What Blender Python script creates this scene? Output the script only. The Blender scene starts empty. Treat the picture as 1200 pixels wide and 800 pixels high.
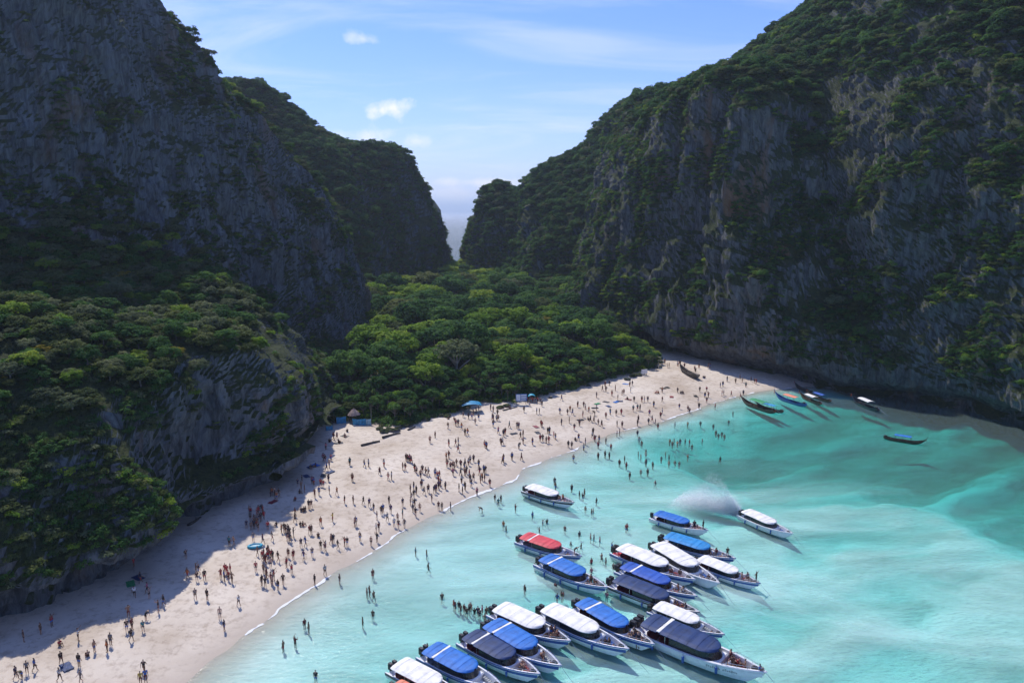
import bpy, bmesh, math, random
import numpy as np
from mathutils import Vector, Matrix
from mathutils.bvhtree import BVHTree

random.seed(7)
rng = np.random.default_rng(7)
scene = bpy.context.scene
COL = scene.collection
R = math.radians

# ---------------------------------------------------------------- camera
CAM_H = 52.0
FPX = 857.0                                   # focal length in pixels of the 1200 px wide photo
PITCH = math.atan((400 - 247) / FPX)
cam_d = bpy.data.cameras.new('camera')
cam_d.sensor_width = 36.0
cam_d.lens = 36.0 * FPX / 1200.0
cam_d.clip_start = 0.5
cam_d.clip_end = 60000
cam = bpy.data.objects.new('camera', cam_d)
COL.objects.link(cam)
cam.location = (0, 0, CAM_H)
cam.rotation_euler = (R(90) - PITCH, 0, 0)
scene.camera = cam

# ---------------------------------------------------------------- sun, sky, exposure
SUN_AZ = (-0.50, 0.87)                        # horizontal direction towards the sun
SUN_EL = R(53)
_n = math.hypot(*SUN_AZ)
SUN_DIR = Vector((SUN_AZ[0] / _n * math.cos(SUN_EL), SUN_AZ[1] / _n * math.cos(SUN_EL), math.sin(SUN_EL)))
sun_d = bpy.data.lights.new('sun', 'SUN')
sun_d.energy = 3.3
sun_d.angle = R(0.9)
sun_d.color = (1.0, 0.945, 0.87)
sun = bpy.data.objects.new('sun', sun_d)
COL.objects.link(sun)
sun.rotation_euler = SUN_DIR.to_track_quat('Z', 'Y').to_euler()

world = bpy.data.worlds.new('World')
scene.world = world
world.use_nodes = True
wn, wl = world.node_tree.nodes, world.node_tree.links
wn.clear()
w_out = wn.new('ShaderNodeOutputWorld')
w_bg = wn.new('ShaderNodeBackground')
w_bg.inputs['Strength'].default_value = 0.15
sky = wn.new('ShaderNodeTexSky')
sky.sky_type = 'NISHITA'
sky.sun_disc = False
sky.sun_elevation = SUN_EL
sky.sun_rotation = math.atan2(SUN_DIR.x, SUN_DIR.y)
sky.altitude = 0
sky.air_density = 1.0
sky.dust_density = 0.25
sky.ozone_density = 3.5


def wnode(t, **kw):
    n = wn.new(t)
    for k, v in kw.items():
        setattr(n, k, v)
    return n


def wmath(op, a, b=None, clamp=False):
    n = wn.new('ShaderNodeMath')
    n.operation = op
    n.use_clamp = clamp
    for i, v in enumerate((a, b)):
        if v is None:
            continue
        if isinstance(v, (int, float)):
            n.inputs[i].default_value = v
        else:
            wl.new(v, n.inputs[i])
    return n.outputs[0]


tc = wnode('ShaderNodeTexCoord')
sep = wnode('ShaderNodeSeparateXYZ')
wl.new(tc.outputs['Generated'], sep.inputs[0])
zc = wmath('MAXIMUM', sep.outputs['Z'], 0.0)
zp = wmath('ADD', zc, 0.10)
cu = wmath('DIVIDE', sep.outputs['X'], zp)     # a flat cloud layer seen in perspective
cv = wmath('DIVIDE', sep.outputs['Y'], zp)
comb = wnode('ShaderNodeCombineXYZ')
wl.new(cu, comb.inputs[0])
wl.new(cv, comb.inputs[1])
mp = wnode('ShaderNodeMapping')
mp.inputs['Scale'].default_value = (0.42, 0.85, 1)
mp.inputs['Rotation'].default_value = (0, 0, 0.25)
wl.new(comb.outputs[0], mp.inputs['Vector'])
cn = wnode('ShaderNodeTexNoise')
cn.inputs['Scale'].default_value = 1.5
cn.inputs['Detail'].default_value = 7
cn.inputs['Roughness'].default_value = 0.58
cn.inputs['Distortion'].default_value = 0.9
wl.new(mp.outputs[0], cn.inputs['Vector'])
cr = wnode('ShaderNodeMapRange')
cr.interpolation_type = 'SMOOTHSTEP'
cr.inputs['From Min'].default_value = 0.44
cr.inputs['From Max'].default_value = 0.74
cr.inputs['To Max'].default_value = 0.42
wl.new(cn.outputs[0], cr.inputs['Value'])
cirrus = cr.outputs[0]
# small cumulus heaps near the horizon: a billowing field kept in a few places
bn = wnode('ShaderNodeTexNoise')
bn.inputs['Scale'].default_value = 26
bn.inputs['Detail'].default_value = 6
bn.inputs['Roughness'].default_value = 0.6
wl.new(tc.outputs['Generated'], bn.inputs['Vector'])


def pix_dir(px, py):
    u, v = (px - 600) / FPX, (400 - py) / FPX
    f = Vector((0, math.cos(PITCH), -math.sin(PITCH)))
    up = Vector((0, math.sin(PITCH), math.cos(PITCH)))
    return f + Vector((1, 0, 0)) * u + up * v


cum = None
for (px, py, rx, rz, amt) in [(463, 127, .030, .015, 1.0), (425, 46, .022, .009, .5), (425, 160, .050, .012, .5),
                              (490, 166, .03, .01, .45), (560, 214, .10, .008, .75), (545, 228, .09, .018, .5)]:
    d = pix_dir(px, py).normalized()
    dx = wmath('DIVIDE', wmath('SUBTRACT', sep.outputs['X'], d.x), rx)
    dz = wmath('DIVIDE', wmath('SUBTRACT', sep.outputs['Z'], d.z), rz)
    front = wmath('GREATER_THAN', sep.outputs['Y'], 0.0)
    rr = wmath('SQRT', wmath('ADD', wmath('MULTIPLY', dx, dx), wmath('MULTIPLY', dz, dz)))
    nn = wmath('MULTIPLY', wmath('SUBTRACT', bn.outputs[0], 0.5), 3.4)
    m = wmath('MULTIPLY', wmath('SUBTRACT', 1.0, wmath('ADD', rr, nn)), 1.0, True)
    m = wmath('MULTIPLY', wmath('MULTIPLY', m, front), amt)
    cum = m if cum is None else wmath('MAXIMUM', cum, m)
hz = wmath('MULTIPLY', wmath('POWER', wmath('SUBTRACT', 1.0, zc, True), 9.0), 0.45)
mixc = wnode('ShaderNodeMixRGB')
mixc.inputs[2].default_value = (4.6, 4.9, 6.0, 1)
wl.new(wmath('ADD', cirrus, 0.02), mixc.inputs[0])
mixd = wnode('ShaderNodeMixRGB')
mixd.inputs[2].default_value = (6.0, 5.8, 5.9, 1)
wl.new(cum, mixd.inputs[0])
wl.new(mixc.outputs[0], mixd.inputs[1])
mixe = wnode('ShaderNodeMixRGB')                # pale marine air low over the horizon
mixe.inputs[2].default_value = (4.1, 4.4, 5.5, 1)
wl.new(wmath('POWER', wmath('SUBTRACT', 1.0, wmath('ABSOLUTE', sep.outputs['Z']), True), 11.0), mixe.inputs[0])
tint = wnode('ShaderNodeMixRGB')
tint.blend_type = 'MULTIPLY'
tint.inputs[0].default_value = 1
tint.inputs[2].default_value = (0.37, 0.51, 0.92, 1)   # the deep tropical blue of this sky
wl.new(sky.outputs[0], tint.inputs[1])
wl.new(tint.outputs[0], mixe.inputs[1])
wl.new(mixe.outputs[0], mixc.inputs[1])
wl.new(mixd.outputs[0], w_bg.inputs['Color'])
wl.new(w_bg.outputs[0], w_out.inputs['Surface'])

vs = scene.view_settings
vs.view_transform = 'Standard'
vs.look = 'None'
vs.exposure = 0.45
vs.gamma = 1.0
vs.use_curve_mapping = False
cy = scene.cycles
cy.max_bounces = 5
cy.diffuse_bounces = 2
cy.glossy_bounces = 2
cy.transmission_bounces = 3
cy.transparent_max_bounces = 8
cy.volume_bounces = 0
cy.use_adaptive_sampling = True
cy.adaptive_threshold = 0.02
cy.use_denoising = True
cy.sample_clamp_indirect = 4
cy.sample_clamp_direct = 20
cy.caustics_reflective = False
cy.caustics_refractive = False

# ---------------------------------------------------------------- pixels to points
_F = np.array([0, math.cos(PITCH), -math.sin(PITCH)])
_U = np.array([0, math.sin(PITCH), math.cos(PITCH)])


def ray(px, py):
    return _F + np.array([1., 0, 0]) * ((px - 600) / FPX) + _U * ((400 - py) / FPX)


def at_y(px, py, Y):
    d = ray(px, py)
    return np.array([0, 0, CAM_H]) + d * (Y / d[1])


def at_z(px, py, z=0.0):
    d = ray(px, py)
    return np.array([0, 0, CAM_H]) + d * ((z - CAM_H) / d[2])


# ---------------------------------------------------------------- numpy noise
def _hash(ix, iy, iz, seed):
    h = (ix.astype(np.uint32) * np.uint32(374761393)) ^ (iy.astype(np.uint32) * np.uint32(668265263)) \
        ^ (iz.astype(np.uint32) * np.uint32(2246822519)) ^ np.uint32((seed * 3266489917) & 0xffffffff)
    h = (h ^ (h >> np.uint32(15))) * np.uint32(2246822519)
    h = (h ^ (h >> np.uint32(13))) * np.uint32(3266489917)
    h ^= h >> np.uint32(16)
    return h.astype(np.float64) / 4294967295.0 * 2 - 1


def noise(x, y, z=0.0, seed=0):
    x, y, z = np.broadcast_arrays(np.asarray(x, float), np.asarray(y, float), np.asarray(z, float))
    ix, iy, iz = (np.floor(a).astype(np.int64) for a in (x, y, z))
    fx, fy, fz = x - ix, y - iy, z - iz
    fx, fy, fz = (a * a * a * (a * (a * 6 - 15) + 10) for a in (fx, fy, fz))
    v = 0
    for dx in (0, 1):
        wx = fx if dx else 1 - fx
        for dy in (0, 1):
            wy = fy if dy else 1 - fy
            for dz in (0, 1):
                wz = fz if dz else 1 - fz
                v = v + _hash(ix + dx, iy + dy, iz + dz, seed) * wx * wy * wz
    return v


def fbm(x, y, z=0.0, octv=4, seed=0, gain=0.5):
    v, a, f = 0, 1.0, 1.0
    for o in range(octv):
        v = v + a * noise(np.asarray(x) * f, np.asarray(y) * f, np.asarray(z) * f, seed + o * 17)
        a *= gain
        f *= 2.03
    return v


def sstep(a, b, x):
    t = np.clip((np.asarray(x, float) - a) / (b - a), 0, 1)
    return t * t * (3 - 2 * t)


# ---------------------------------------------------------------- materials
def mat(name):
    m = bpy.data.materials.new(name)
    m.use_nodes = True
    nt = m.node_tree
    nt.nodes.clear()
    out = nt.nodes.new('ShaderNodeOutputMaterial')
    return m, nt, nt.nodes, nt.links, out


def ramp(nodes, stops, interp='LINEAR'):
    r = nodes.new('ShaderNodeValToRGB')
    cr_ = r.color_ramp
    cr_.interpolation = interp
    while len(cr_.elements) < len(stops):
        cr_.elements.new(0.5)
    for e, (p, c) in zip(cr_.elements, stops):
        e.position = p
        e.color = (*c, 1)
    return r


_plain = {}


def plain(name, color, rough=0.6, metal=0.0, grime=0.12, scale=3.0, sheen=0.0, spec=0.5):
    """painted / plastic / cloth surface with a little wear in its colour and roughness"""
    if name in _plain:
        return _plain[name]
    m, nt, N, L, out = mat(name)
    b = N.new('ShaderNodeBsdfPrincipled')
    b.inputs['Roughness'].default_value = rough
    b.inputs['Metallic'].default_value = metal
    b.inputs['Specular IOR Level'].default_value = spec
    t = N.new('ShaderNodeTexCoord')
    n = N.new('ShaderNodeTexNoise')
    n.inputs['Scale'].default_value = scale
    n.inputs['Detail'].default_value = 5
    L.new(t.outputs['Object'], n.inputs['Vector'])
    c = np.array(color)
    r = ramp(N, [(0.3, tuple(c * (1 - grime * 2))), (0.55, tuple(c)), (0.75, tuple(np.minimum(c * (1 + grime), 1)))])
    L.new(n.outputs[0], r.inputs[0])
    L.new(r.outputs[0], b.inputs['Base Color'])
    L.new(b.outputs[0], out.inputs['Surface'])
    _plain[name] = m
    return m


def rock_material(name, mossy, tint=(1, 1, 1), stain=1.0):
    m, nt, N, L, out = mat(name)
    b = N.new('ShaderNodeBsdfPrincipled')
    b.inputs['Roughness'].default_value = 0.88
    b.inputs['Specular IOR Level'].default_value = 0.25
    geo = N.new('ShaderNodeNewGeometry')

    def tex(scale, vec_scale, detail=6, rough=0.6, dist=0.0):
        mp_ = N.new('ShaderNodeMapping')
        mp_.inputs['Scale'].default_value = vec_scale
        L.new(geo.outputs['Position'], mp_.inputs['Vector'])
        t_ = N.new('ShaderNodeTexNoise')
        t_.inputs['Scale'].default_value = scale
        t_.inputs['Detail'].default_value = detail
        t_.inputs['Roughness'].default_value = rough
        t_.inputs['Distortion'].default_value = dist
        L.new(mp_.outputs[0], t_.inputs['Vector'])
        return t_.outputs[0]

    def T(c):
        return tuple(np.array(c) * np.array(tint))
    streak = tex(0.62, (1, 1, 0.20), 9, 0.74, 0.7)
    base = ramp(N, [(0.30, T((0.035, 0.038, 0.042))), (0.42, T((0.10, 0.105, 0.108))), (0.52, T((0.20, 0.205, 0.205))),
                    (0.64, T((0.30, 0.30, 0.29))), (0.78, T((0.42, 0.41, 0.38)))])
    L.new(streak, base.inputs[0])
    # rust and ochre stains
    st = tex(0.085, (1, 1, 0.35), 5, 0.6, 0.8)
    str_ = ramp(N, [(0.55, (0, 0, 0)), (0.68, (1, 1, 1))])
    L.new(st, str_.inputs[0])
    mul = N.new('ShaderNodeMath')
    mul.operation = 'MULTIPLY'
    mul.inputs[1].default_value = 0.55 * stain
    L.new(str_.outputs[0], mul.inputs[0])
    mx = N.new('ShaderNodeMixRGB')
    mx.inputs[2].default_value = (0.24, 0.125, 0.055, 1)
    L.new(mul.outputs[0], mx.inputs[0])
    L.new(base.outputs[0], mx.inputs[1])
    # moss and creepers: on what faces up, and in patches
    sepn = N.new('ShaderNodeSeparateXYZ')
    L.new(geo.outputs['Normal'], sepn.inputs[0])
    mo = tex(0.16, (1, 1, 0.45), 9, 0.66, 0.5)
    ad = N.new('ShaderNodeMath')
    ad.operation = 'MULTIPLY_ADD'
    ad.inputs[1].default_value = 0.55
    L.new(sepn.outputs['Z'], ad.inputs[0])
    L.new(mo, ad.inputs[2])
    mr = N.new('ShaderNodeMapRange')
    mr.interpolation_type = 'SMOOTHSTEP'
    mr.inputs['From Min'].default_value = 0.78 - mossy
    mr.inputs['From Max'].default_value = 0.93 - mossy
    L.new(ad.outputs[0], mr.inputs['Value'])
    gn = tex(1.3, (1, 1, 0.7), 5, 0.7)
    gr = ramp(N, [(0.3, (0.012, 0.020, 0.008)), (0.5, (0.035, 0.052, 0.016)), (0.7, (0.075, 0.085, 0.025))])
    L.new(gn, gr.inputs[0])
    mx2 = N.new('ShaderNodeMixRGB')
    L.new(mr.outputs[0], mx2.inputs[0])
    L.new(mx.outputs[0], mx2.inputs[1])
    L.new(gr.outputs[0], mx2.inputs[2])
    L.new(mx2.outputs[0], b.inputs['Base Color'])
    fine = tex(2.2, (1, 1, 0.3), 7, 0.7)
    bp = N.new('ShaderNodeBump')
    bp.inputs['Strength'].default_value = 1.0
    bp.inputs['Distance'].default_value = 0.8
    L.new(fine, bp.inputs['Height'])
    L.new(bp.outputs[0], b.inputs['Normal'])
    L.new(b.outputs[0], out.inputs['Surface'])
    return m


def tag(o, label=None, cat=None, group=None, kind=None):
    if label: o['label'] = label
    if cat: o['category'] = cat
    if group: o['group'] = group
    if kind: o['kind'] = kind
    return o


def link(name, data, parent=None, loc=(0, 0, 0)):
    o = bpy.data.objects.new(name, data)
    COL.objects.link(o)
    if parent: o.parent = parent
    o.location = loc
    return o


def grid_mesh(name, P, smooth=True, material=None):
    """P: (rows, cols, 3) array"""
    r, c = P.shape[:2]
    idx = np.arange(r * c).reshape(r, c)
    q = np.stack([idx[:-1, :-1], idx[:-1, 1:], idx[1:, 1:], idx[1:, :-1]], -1).reshape(-1, 4)
    me = bpy.data.meshes.new(name)
    me.vertices.add(r * c)
    me.vertices.foreach_set('co', P.reshape(-1).astype(np.float32))
    me.loops.add(q.size)
    me.loops.foreach_set('vertex_index', q.reshape(-1).astype(np.int32))
    me.polygons.add(len(q))
    me.polygons.foreach_set('loop_start', np.arange(0, q.size, 4, dtype=np.int32))
    me.polygons.foreach_set('use_smooth', np.full(len(q), smooth))
    me.update(calc_edges=True)
    me.validate()
    if material: me.materials.append(material)
    return me


def py_mesh(name, V, Fc, material=None, smooth=False):
    me = bpy.data.meshes.new(name)
    me.from_pydata([tuple(v) for v in V], [], Fc)
    me.update()
    if smooth:
        me.polygons.foreach_set('use_smooth', np.full(len(me.polygons), True))
    if material: me.materials.append(material)
    return me


# ---------------------------------------------------------------- terrain: beach, seabed, valley floor
shore_px = [(210, 800), (262, 765), (330, 712), (400, 667), (450, 638), (500, 607), (560, 578), (600, 560), (640, 538),
            (680, 522), (720, 507), (760, 496), (800, 485), (840, 472), (872, 462), (900, 457), (940, 453), (968, 453)]
SHORE = [(-128., -80.), (-85., 0.), (-62., 45.)] + [tuple(at_z(x, y)[:2]) for x, y in shore_px] + [(108., 262.), (200., 330.)]
SHORE = np.array(SHORE)
LAND = np.vstack([SHORE, [(330, 500), (-700, 500), (-700, -80)]])


def in_poly(x, y, poly):
    ins = np.zeros(np.shape(x), bool)
    n = len(poly)
    for i in range(n):
        x1, y1 = poly[i]
        x2, y2 = poly[(i + 1) % n]
        if y1 == y2: continue
        c = ((y1 > y) != (y2 > y)) & (x < (x2 - x1) * (y - y1) / (y2 - y1) + x1)
        ins ^= c
    return ins


def line_dist(x, y, pts):
    best = np.full(np.shape(x), 1e9)
    for (x1, y1), (x2, y2) in zip(pts[:-1], pts[1:]):
        dx, dy = x2 - x1, y2 - y1
        t = np.clip(((x - x1) * dx + (y - y1) * dy) / (dx * dx + dy * dy), 0, 1)
        best = np.minimum(best, np.hypot(x - x1 - t * dx, y - y1 - t * dy))
    return best


def shore_sd(x, y):
    x, y = np.asarray(x, float), np.asarray(y, float)
    d = line_dist(x, y, SHORE)
    return np.where(in_poly(x, y, LAND), d, -d)


def ground_h(x, y):
    x, y = np.asarray(x, float), np.asarray(y, float)
    d = shore_sd(x, y) + 0.9 * noise(x / 9, y / 9, 0, 3) + 0.4 * noise(x / 3.1, y / 3.1, 0, 4)
    land = 2.3 * (1 - np.exp(-np.maximum(d, 0) / 20)) + 0.03 * np.maximum(d - 55, 0)
    land = land + sstep(4, 18, d) * (0.10 * fbm(x / 7, y / 7, 0, 3, 5) + 0.045 * fbm(x / 1.9, y / 1.9, 0, 2, 6))
    s = np.maximum(-d, 0)
    # far side of a line across the bay the bottom falls away
    nx, ny = 46 / 72.5, 56 / 72.5
    off = (x - 26) * nx + (y - 154) * ny + 7 * fbm(x / 24, y / 24, 0, 3, 9)
    deep = sstep(-12, 16, off) * sstep(0, 30, s)
    bars = fbm((x * .83 + y * .55) / 26, (-x * .55 + y * .83) / 8, 0, 4, 11)
    depth = 1.15 * (1 - np.exp(-s / 13)) * (1 + 0.62 * bars * sstep(12, 40, s)) + 3.0 * deep * (1 + .22 * bars)
    depth = depth * (1 - .30 * sstep(18, 50, s) * (1 - deep))
    depth = np.maximum(depth, .72 * sstep(2, 16, s))
    depth = depth + 0.06 * np.maximum(-y, 0) + 0.02 * np.maximum(np.hypot(x - 30, y - 100) - 160, 0)
    h = np.where(d > 0, land, -depth)
    back = sstep(470, 640, y)
    h = h * (1 - back) - 32 * back
    far = sstep(600, 1500, np.hypot(x, y))
    return np.clip(h * (1 - far) - 32 * far, -32, 30)


def axis(lo, hi, step, far, growth=1.35):
    a = list(np.arange(lo, hi + 1e-6, step))
    s, v = step, a[-1]
    while v < far:
        s *= growth
        v += s
        a.append(v)
    s, v, pre = step, a[0], []
    while v > -far:
        s *= growth
        v -= s
        pre.append(v)
    return np.array(pre[::-1] + a)


gx = axis(-110, 150, 1.25, 24000)
gy = axis(30, 300, 1.25, 24000)
GX, GY = np.meshgrid(gx, gy)
GZ = ground_h(GX, GY)

m_sand, nt, N, L, out = mat('coral_sand')
b = N.new('ShaderNodeBsdfPrincipled')
b.inputs['Roughness'].default_value = 0.9
b.inputs['Specular IOR Level'].default_value = 0.2
geo = N.new('ShaderNodeNewGeometry')
n1 = N.new('ShaderNodeTexNoise'); n1.inputs['Scale'].default_value = 0.07; n1.inputs['Detail'].default_value = 8; n1.inputs['Roughness'].default_value = .62
n2 = N.new('ShaderNodeTexNoise'); n2.inputs['Scale'].default_value = 0.9; n2.inputs['Detail'].default_value = 6; n2.inputs['Roughness'].default_value = .7
L.new(geo.outputs['Position'], n1.inputs['Vector'])
L.new(geo.outputs['Position'], n2.inputs['Vector'])
dry = ramp(N, [(0.30, (0.41, 0.330, 0.245)), (0.48, (0.565, 0.485, 0.392)), (0.7, (0.69, 0.615, 0.515))])
L.new(n1.outputs[0], dry.inputs[0])
foot = ramp(N, [(0.36, (0.74, 0.71, 0.69)), (0.5, (1, 1, 1)), (0.8, (1.0, 1.0, 1.0))])
L.new(n2.outputs[0], foot.inputs[0])
mm = N.new('ShaderNodeMixRGB'); mm.blend_type = 'MULTIPLY'; mm.inputs[0].default_value = 1
L.new(dry.outputs[0], mm.inputs[1]); L.new(foot.outputs[0], mm.inputs[2])
sp = N.new('ShaderNodeSeparateXYZ'); L.new(geo.outputs['Position'], sp.inputs[0])
# wet and under-water sand by height above the water
wet = N.new('ShaderNodeMapRange'); wet.inputs['From Min'].default_value = 0.02; wet.inputs['From Max'].default_value = 0.42
L.new(sp.outputs['Z'], wet.inputs['Value'])
mw = N.new('ShaderNodeMixRGB'); mw.inputs[1].default_value = (0.47, 0.40, 0.325, 1)
L.new(wet.outputs[0], mw.inputs[0]); L.new(mm.outputs[0], mw.inputs[2])
sea = N.new('ShaderNodeMapRange'); sea.inputs['From Min'].default_value = -0.40; sea.inputs['From Max'].default_value = -0.02
L.new(sp.outputs['Z'], sea.inputs['Value'])
mpb = N.new('ShaderNodeMapping'); mpb.inputs['Scale'].default_value = (0.035, 0.12, 1); mpb.inputs['Rotation'].default_value = (0, 0, -0.58)
L.new(geo.outputs['Position'], mpb.inputs['Vector'])
n3 = N.new('ShaderNodeTexNoise'); n3.inputs['Scale'].default_value = 1.0; n3.inputs['Detail'].default_value = 9; n3.inputs['Roughness'].default_value = .62; n3.inputs['Distortion'].default_value = .6
L.new(mpb.outputs[0], n3.inputs['Vector'])
bed = ramp(N, [(0.32, (0.50, 0.54, 0.50)), (0.48, (0.72, 0.73, 0.69)), (0.62, (0.92, 0.91, 0.88))])
L.new(n3.outputs[0], bed.inputs[0])
ms = N.new('ShaderNodeMixRGB'); L.new(sea.outputs[0], ms.inputs[0]); L.new(bed.outputs[0], ms.inputs[1]); L.new(mw.outputs[0], ms.inputs[2])
# weed and rubble on the deep floor
wd = N.new('ShaderNodeMapRange'); wd.inputs['From Min'].default_value = -1.9; wd.inputs['From Max'].default_value = -3.6; wd.inputs['To Max'].default_value = 0.22
L.new(sp.outputs['Z'], wd.inputs['Value'])
mg = N.new('ShaderNodeMixRGB'); mg.inputs[2].default_value = (0.05, 0.21, 0.21, 1)
L.new(wd.outputs[0], mg.inputs[0]); L.new(ms.outputs[0], mg.inputs[1])
# leaf mould under the forest
lm = N.new('ShaderNodeMapRange'); lm.inputs['From Min'].default_value = 3.0; lm.inputs['From Max'].default_value = 4.2
L.new(sp.outputs['Z'], lm.inputs['Value'])
fa = N.new('ShaderNodeAttribute'); fa.attribute_name = 'forest'
ml = N.new('ShaderNodeMixRGB'); ml.inputs[2].default_value = (0.045, 0.040, 0.022, 1)
lx = N.new('ShaderNodeMath'); lx.operation = 'MAXIMUM'; L.new(lm.outputs[0], lx.inputs[0]); L.new(fa.outputs['Fac'], lx.inputs[1]); L.new(lx.outputs[0], ml.inputs[0]); L.new(mg.outputs[0], ml.inputs[1])
L.new(ml.outputs[0], b.inputs['Base Color'])
bp = N.new('ShaderNodeBump'); bp.inputs['Strength'].default_value = .5; bp.inputs['Distance'].default_value = .12
L.new(n2.outputs[0], bp.inputs['Height']); L.new(bp.outputs[0], b.inputs['Normal'])
L.new(b.outputs[0], out.inputs['Surface'])
ground = link('beach_ground', grid_mesh('beach_ground', np.stack([GX, GY, GZ], -1), True, m_sand))
tag(ground, 'pale coral sand beach running down into the bay floor', kind='structure')


def GH(x, y):
    return float(ground_h(np.array([x]), np.array([y]))[0])


def on_ground(px, py):
    """where the ray through a pixel meets the beach, or the water plane"""
    z = 0.0
    for _ in range(6):
        p = at_z(px, py, z)
        z = max(GH(p[0], p[1]), 0.0)
    p = at_z(px, py, z)
    return p[0], p[1], GH(p[0], p[1])


# ---------------------------------------------------------------- water
m_water, nt, N, L, out = mat('bay_water')
geo = N.new('ShaderNodeNewGeometry')
tr = N.new('ShaderNodeBsdfTransparent')
gl = N.new('ShaderNodeBsdfGlossy'); gl.inputs['Roughness'].default_value = 0.06
fr = N.new('ShaderNodeFresnel'); fr.inputs['IOR'].default_value = 1.33
mix = N.new('ShaderNodeMixShader')
mk = N.new('ShaderNodeMixShader'); mk.inputs[0].default_value = 0.15   # fine sand hanging in the water
silt = N.new('ShaderNodeBsdfDiffuse'); silt.inputs['Color'].default_value = (0.66, 0.94, 0.87, 1)
# stirred-up sand: thickest in streaky clouds round the moorings
cmap = N.new('ShaderNodeMapping'); cmap.inputs['Scale'].default_value = (0.020, 0.058, 1); cmap.inputs['Rotation'].default_value = (0, 0, -.62)
L.new(geo.outputs['Position'], cmap.inputs['Vector'])
cnz = N.new('ShaderNodeTexNoise'); cnz.inputs['Scale'].default_value = 1.0; cnz.inputs['Detail'].default_value = 6; cnz.inputs['Roughness'].default_value = .58; cnz.inputs['Distortion'].default_value = 1.0
L.new(cmap.outputs[0], cnz.inputs['Vector'])
cra = N.new('ShaderNodeMapRange'); cra.interpolation_type = 'SMOOTHSTEP'
cra.inputs['From Min'].default_value = .38; cra.inputs['From Max'].default_value = .74; cra.inputs['To Min'].default_value = .0; cra.inputs['To Max'].default_value = .42
L.new(cnz.outputs[0], cra.inputs['Value'])
dst = N.new('ShaderNodeVectorMath'); dst.operation = 'DISTANCE'; dst.inputs[1].default_value = (34, 88, 0)
L.new(geo.outputs['Position'], dst.inputs[0])
dra = N.new('ShaderNodeMapRange'); dra.interpolation_type = 'SMOOTHSTEP'
dra.inputs['From Min'].default_value = 28; dra.inputs['From Max'].default_value = 66; dra.inputs['To Min'].default_value = 1; dra.inputs['To Max'].default_value = 0
L.new(dst.outputs['Value'], dra.inputs['Value'])
cmu = N.new('ShaderNodeMath'); cmu.operation = 'MULTIPLY_ADD'; cmu.inputs[2].default_value = .09
L.new(cra.outputs[0], cmu.inputs[0]); L.new(dra.outputs[0], cmu.inputs[1]); L.new(cmu.outputs[0], mk.inputs[0])
L.new(tr.outputs[0], mk.inputs[1]); L.new(silt.outputs[0], mk.inputs[2])
wv = N.new('ShaderNodeTexNoise'); wv.inputs['Scale'].default_value = 1.5; wv.inputs['Detail'].default_value = 5; wv.inputs['Roughness'].default_value = .6
mpw = N.new('ShaderNodeMapping'); mpw.inputs['Scale'].default_value = (0.55, 1.2, 1); mpw.inputs['Rotation'].default_value = (0, 0, -.5)
L.new(geo.outputs['Position'], mpw.inputs['Vector']); L.new(mpw.outputs[0], wv.inputs['Vector'])
bp = N.new('ShaderNodeBump'); bp.inputs['Strength'].default_value = 1.0; bp.inputs['Distance'].default_value = 0.22
spw = N.new('ShaderNodeSeparateXYZ'); L.new(geo.outputs['Position'], spw.inputs[0])
rgh = N.new('ShaderNodeMapRange'); rgh.inputs['From Min'].default_value = 470; rgh.inputs['From Max'].default_value = 900   # open sea is rougher than the bay
rgh.inputs['To Min'].default_value = 0.16; rgh.inputs['To Max'].default_value = 2.2
L.new(spw.outputs['Y'], rgh.inputs['Value']); L.new(rgh.outputs[0], bp.inputs['Distance'])
rg2 = N.new('ShaderNodeMapRange'); rg2.inputs['From Min'].default_value = 470; rg2.inputs['From Max'].default_value = 900
rg2.inputs['To Min'].default_value = 0.06; rg2.inputs['To Max'].default_value = 0.35
L.new(spw.outputs['Y'], rg2.inputs['Value']); L.new(rg2.outputs[0], gl.inputs['Roughness'])
L.new(wv.outputs[0], bp.inputs['Height'])
L.new(bp.outputs[0], gl.inputs['Normal']); L.new(bp.outputs[0], fr.inputs['Normal'])
L.new(fr.outputs[0], mix.inputs[0]); L.new(mk.outputs[0], mix.inputs[1]); L.new(gl.outputs[0], mix.inputs[2])
L.new(mix.outputs[0], out.inputs['Surface'])
va = N.new('ShaderNodeVolumeAbsorption')
# sigma_a = density * (1 - colour): red dies first
va.inputs['Color'].default_value = (0.0, 0.86, 0.835, 1)
va.inputs['Density'].default_value = 0.36
L.new(va.outputs[0], out.inputs['Volume'])
WB = 23000.0
V = [(x, y, z) for z in (-40, 0) for x, y in ((-WB, -WB), (WB, -WB), (WB, WB), (-WB, WB))]
Fc = [(3, 2, 1, 0), (4, 5, 6, 7), (0, 1, 5, 4), (1, 2, 6, 5), (2, 3, 7, 6), (3, 0, 4, 7)]
water = link('bay_water', py_mesh('bay_water', V, Fc, m_water))
tag(water, 'clear turquoise water of the bay and the open sea', kind='structure')


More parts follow.
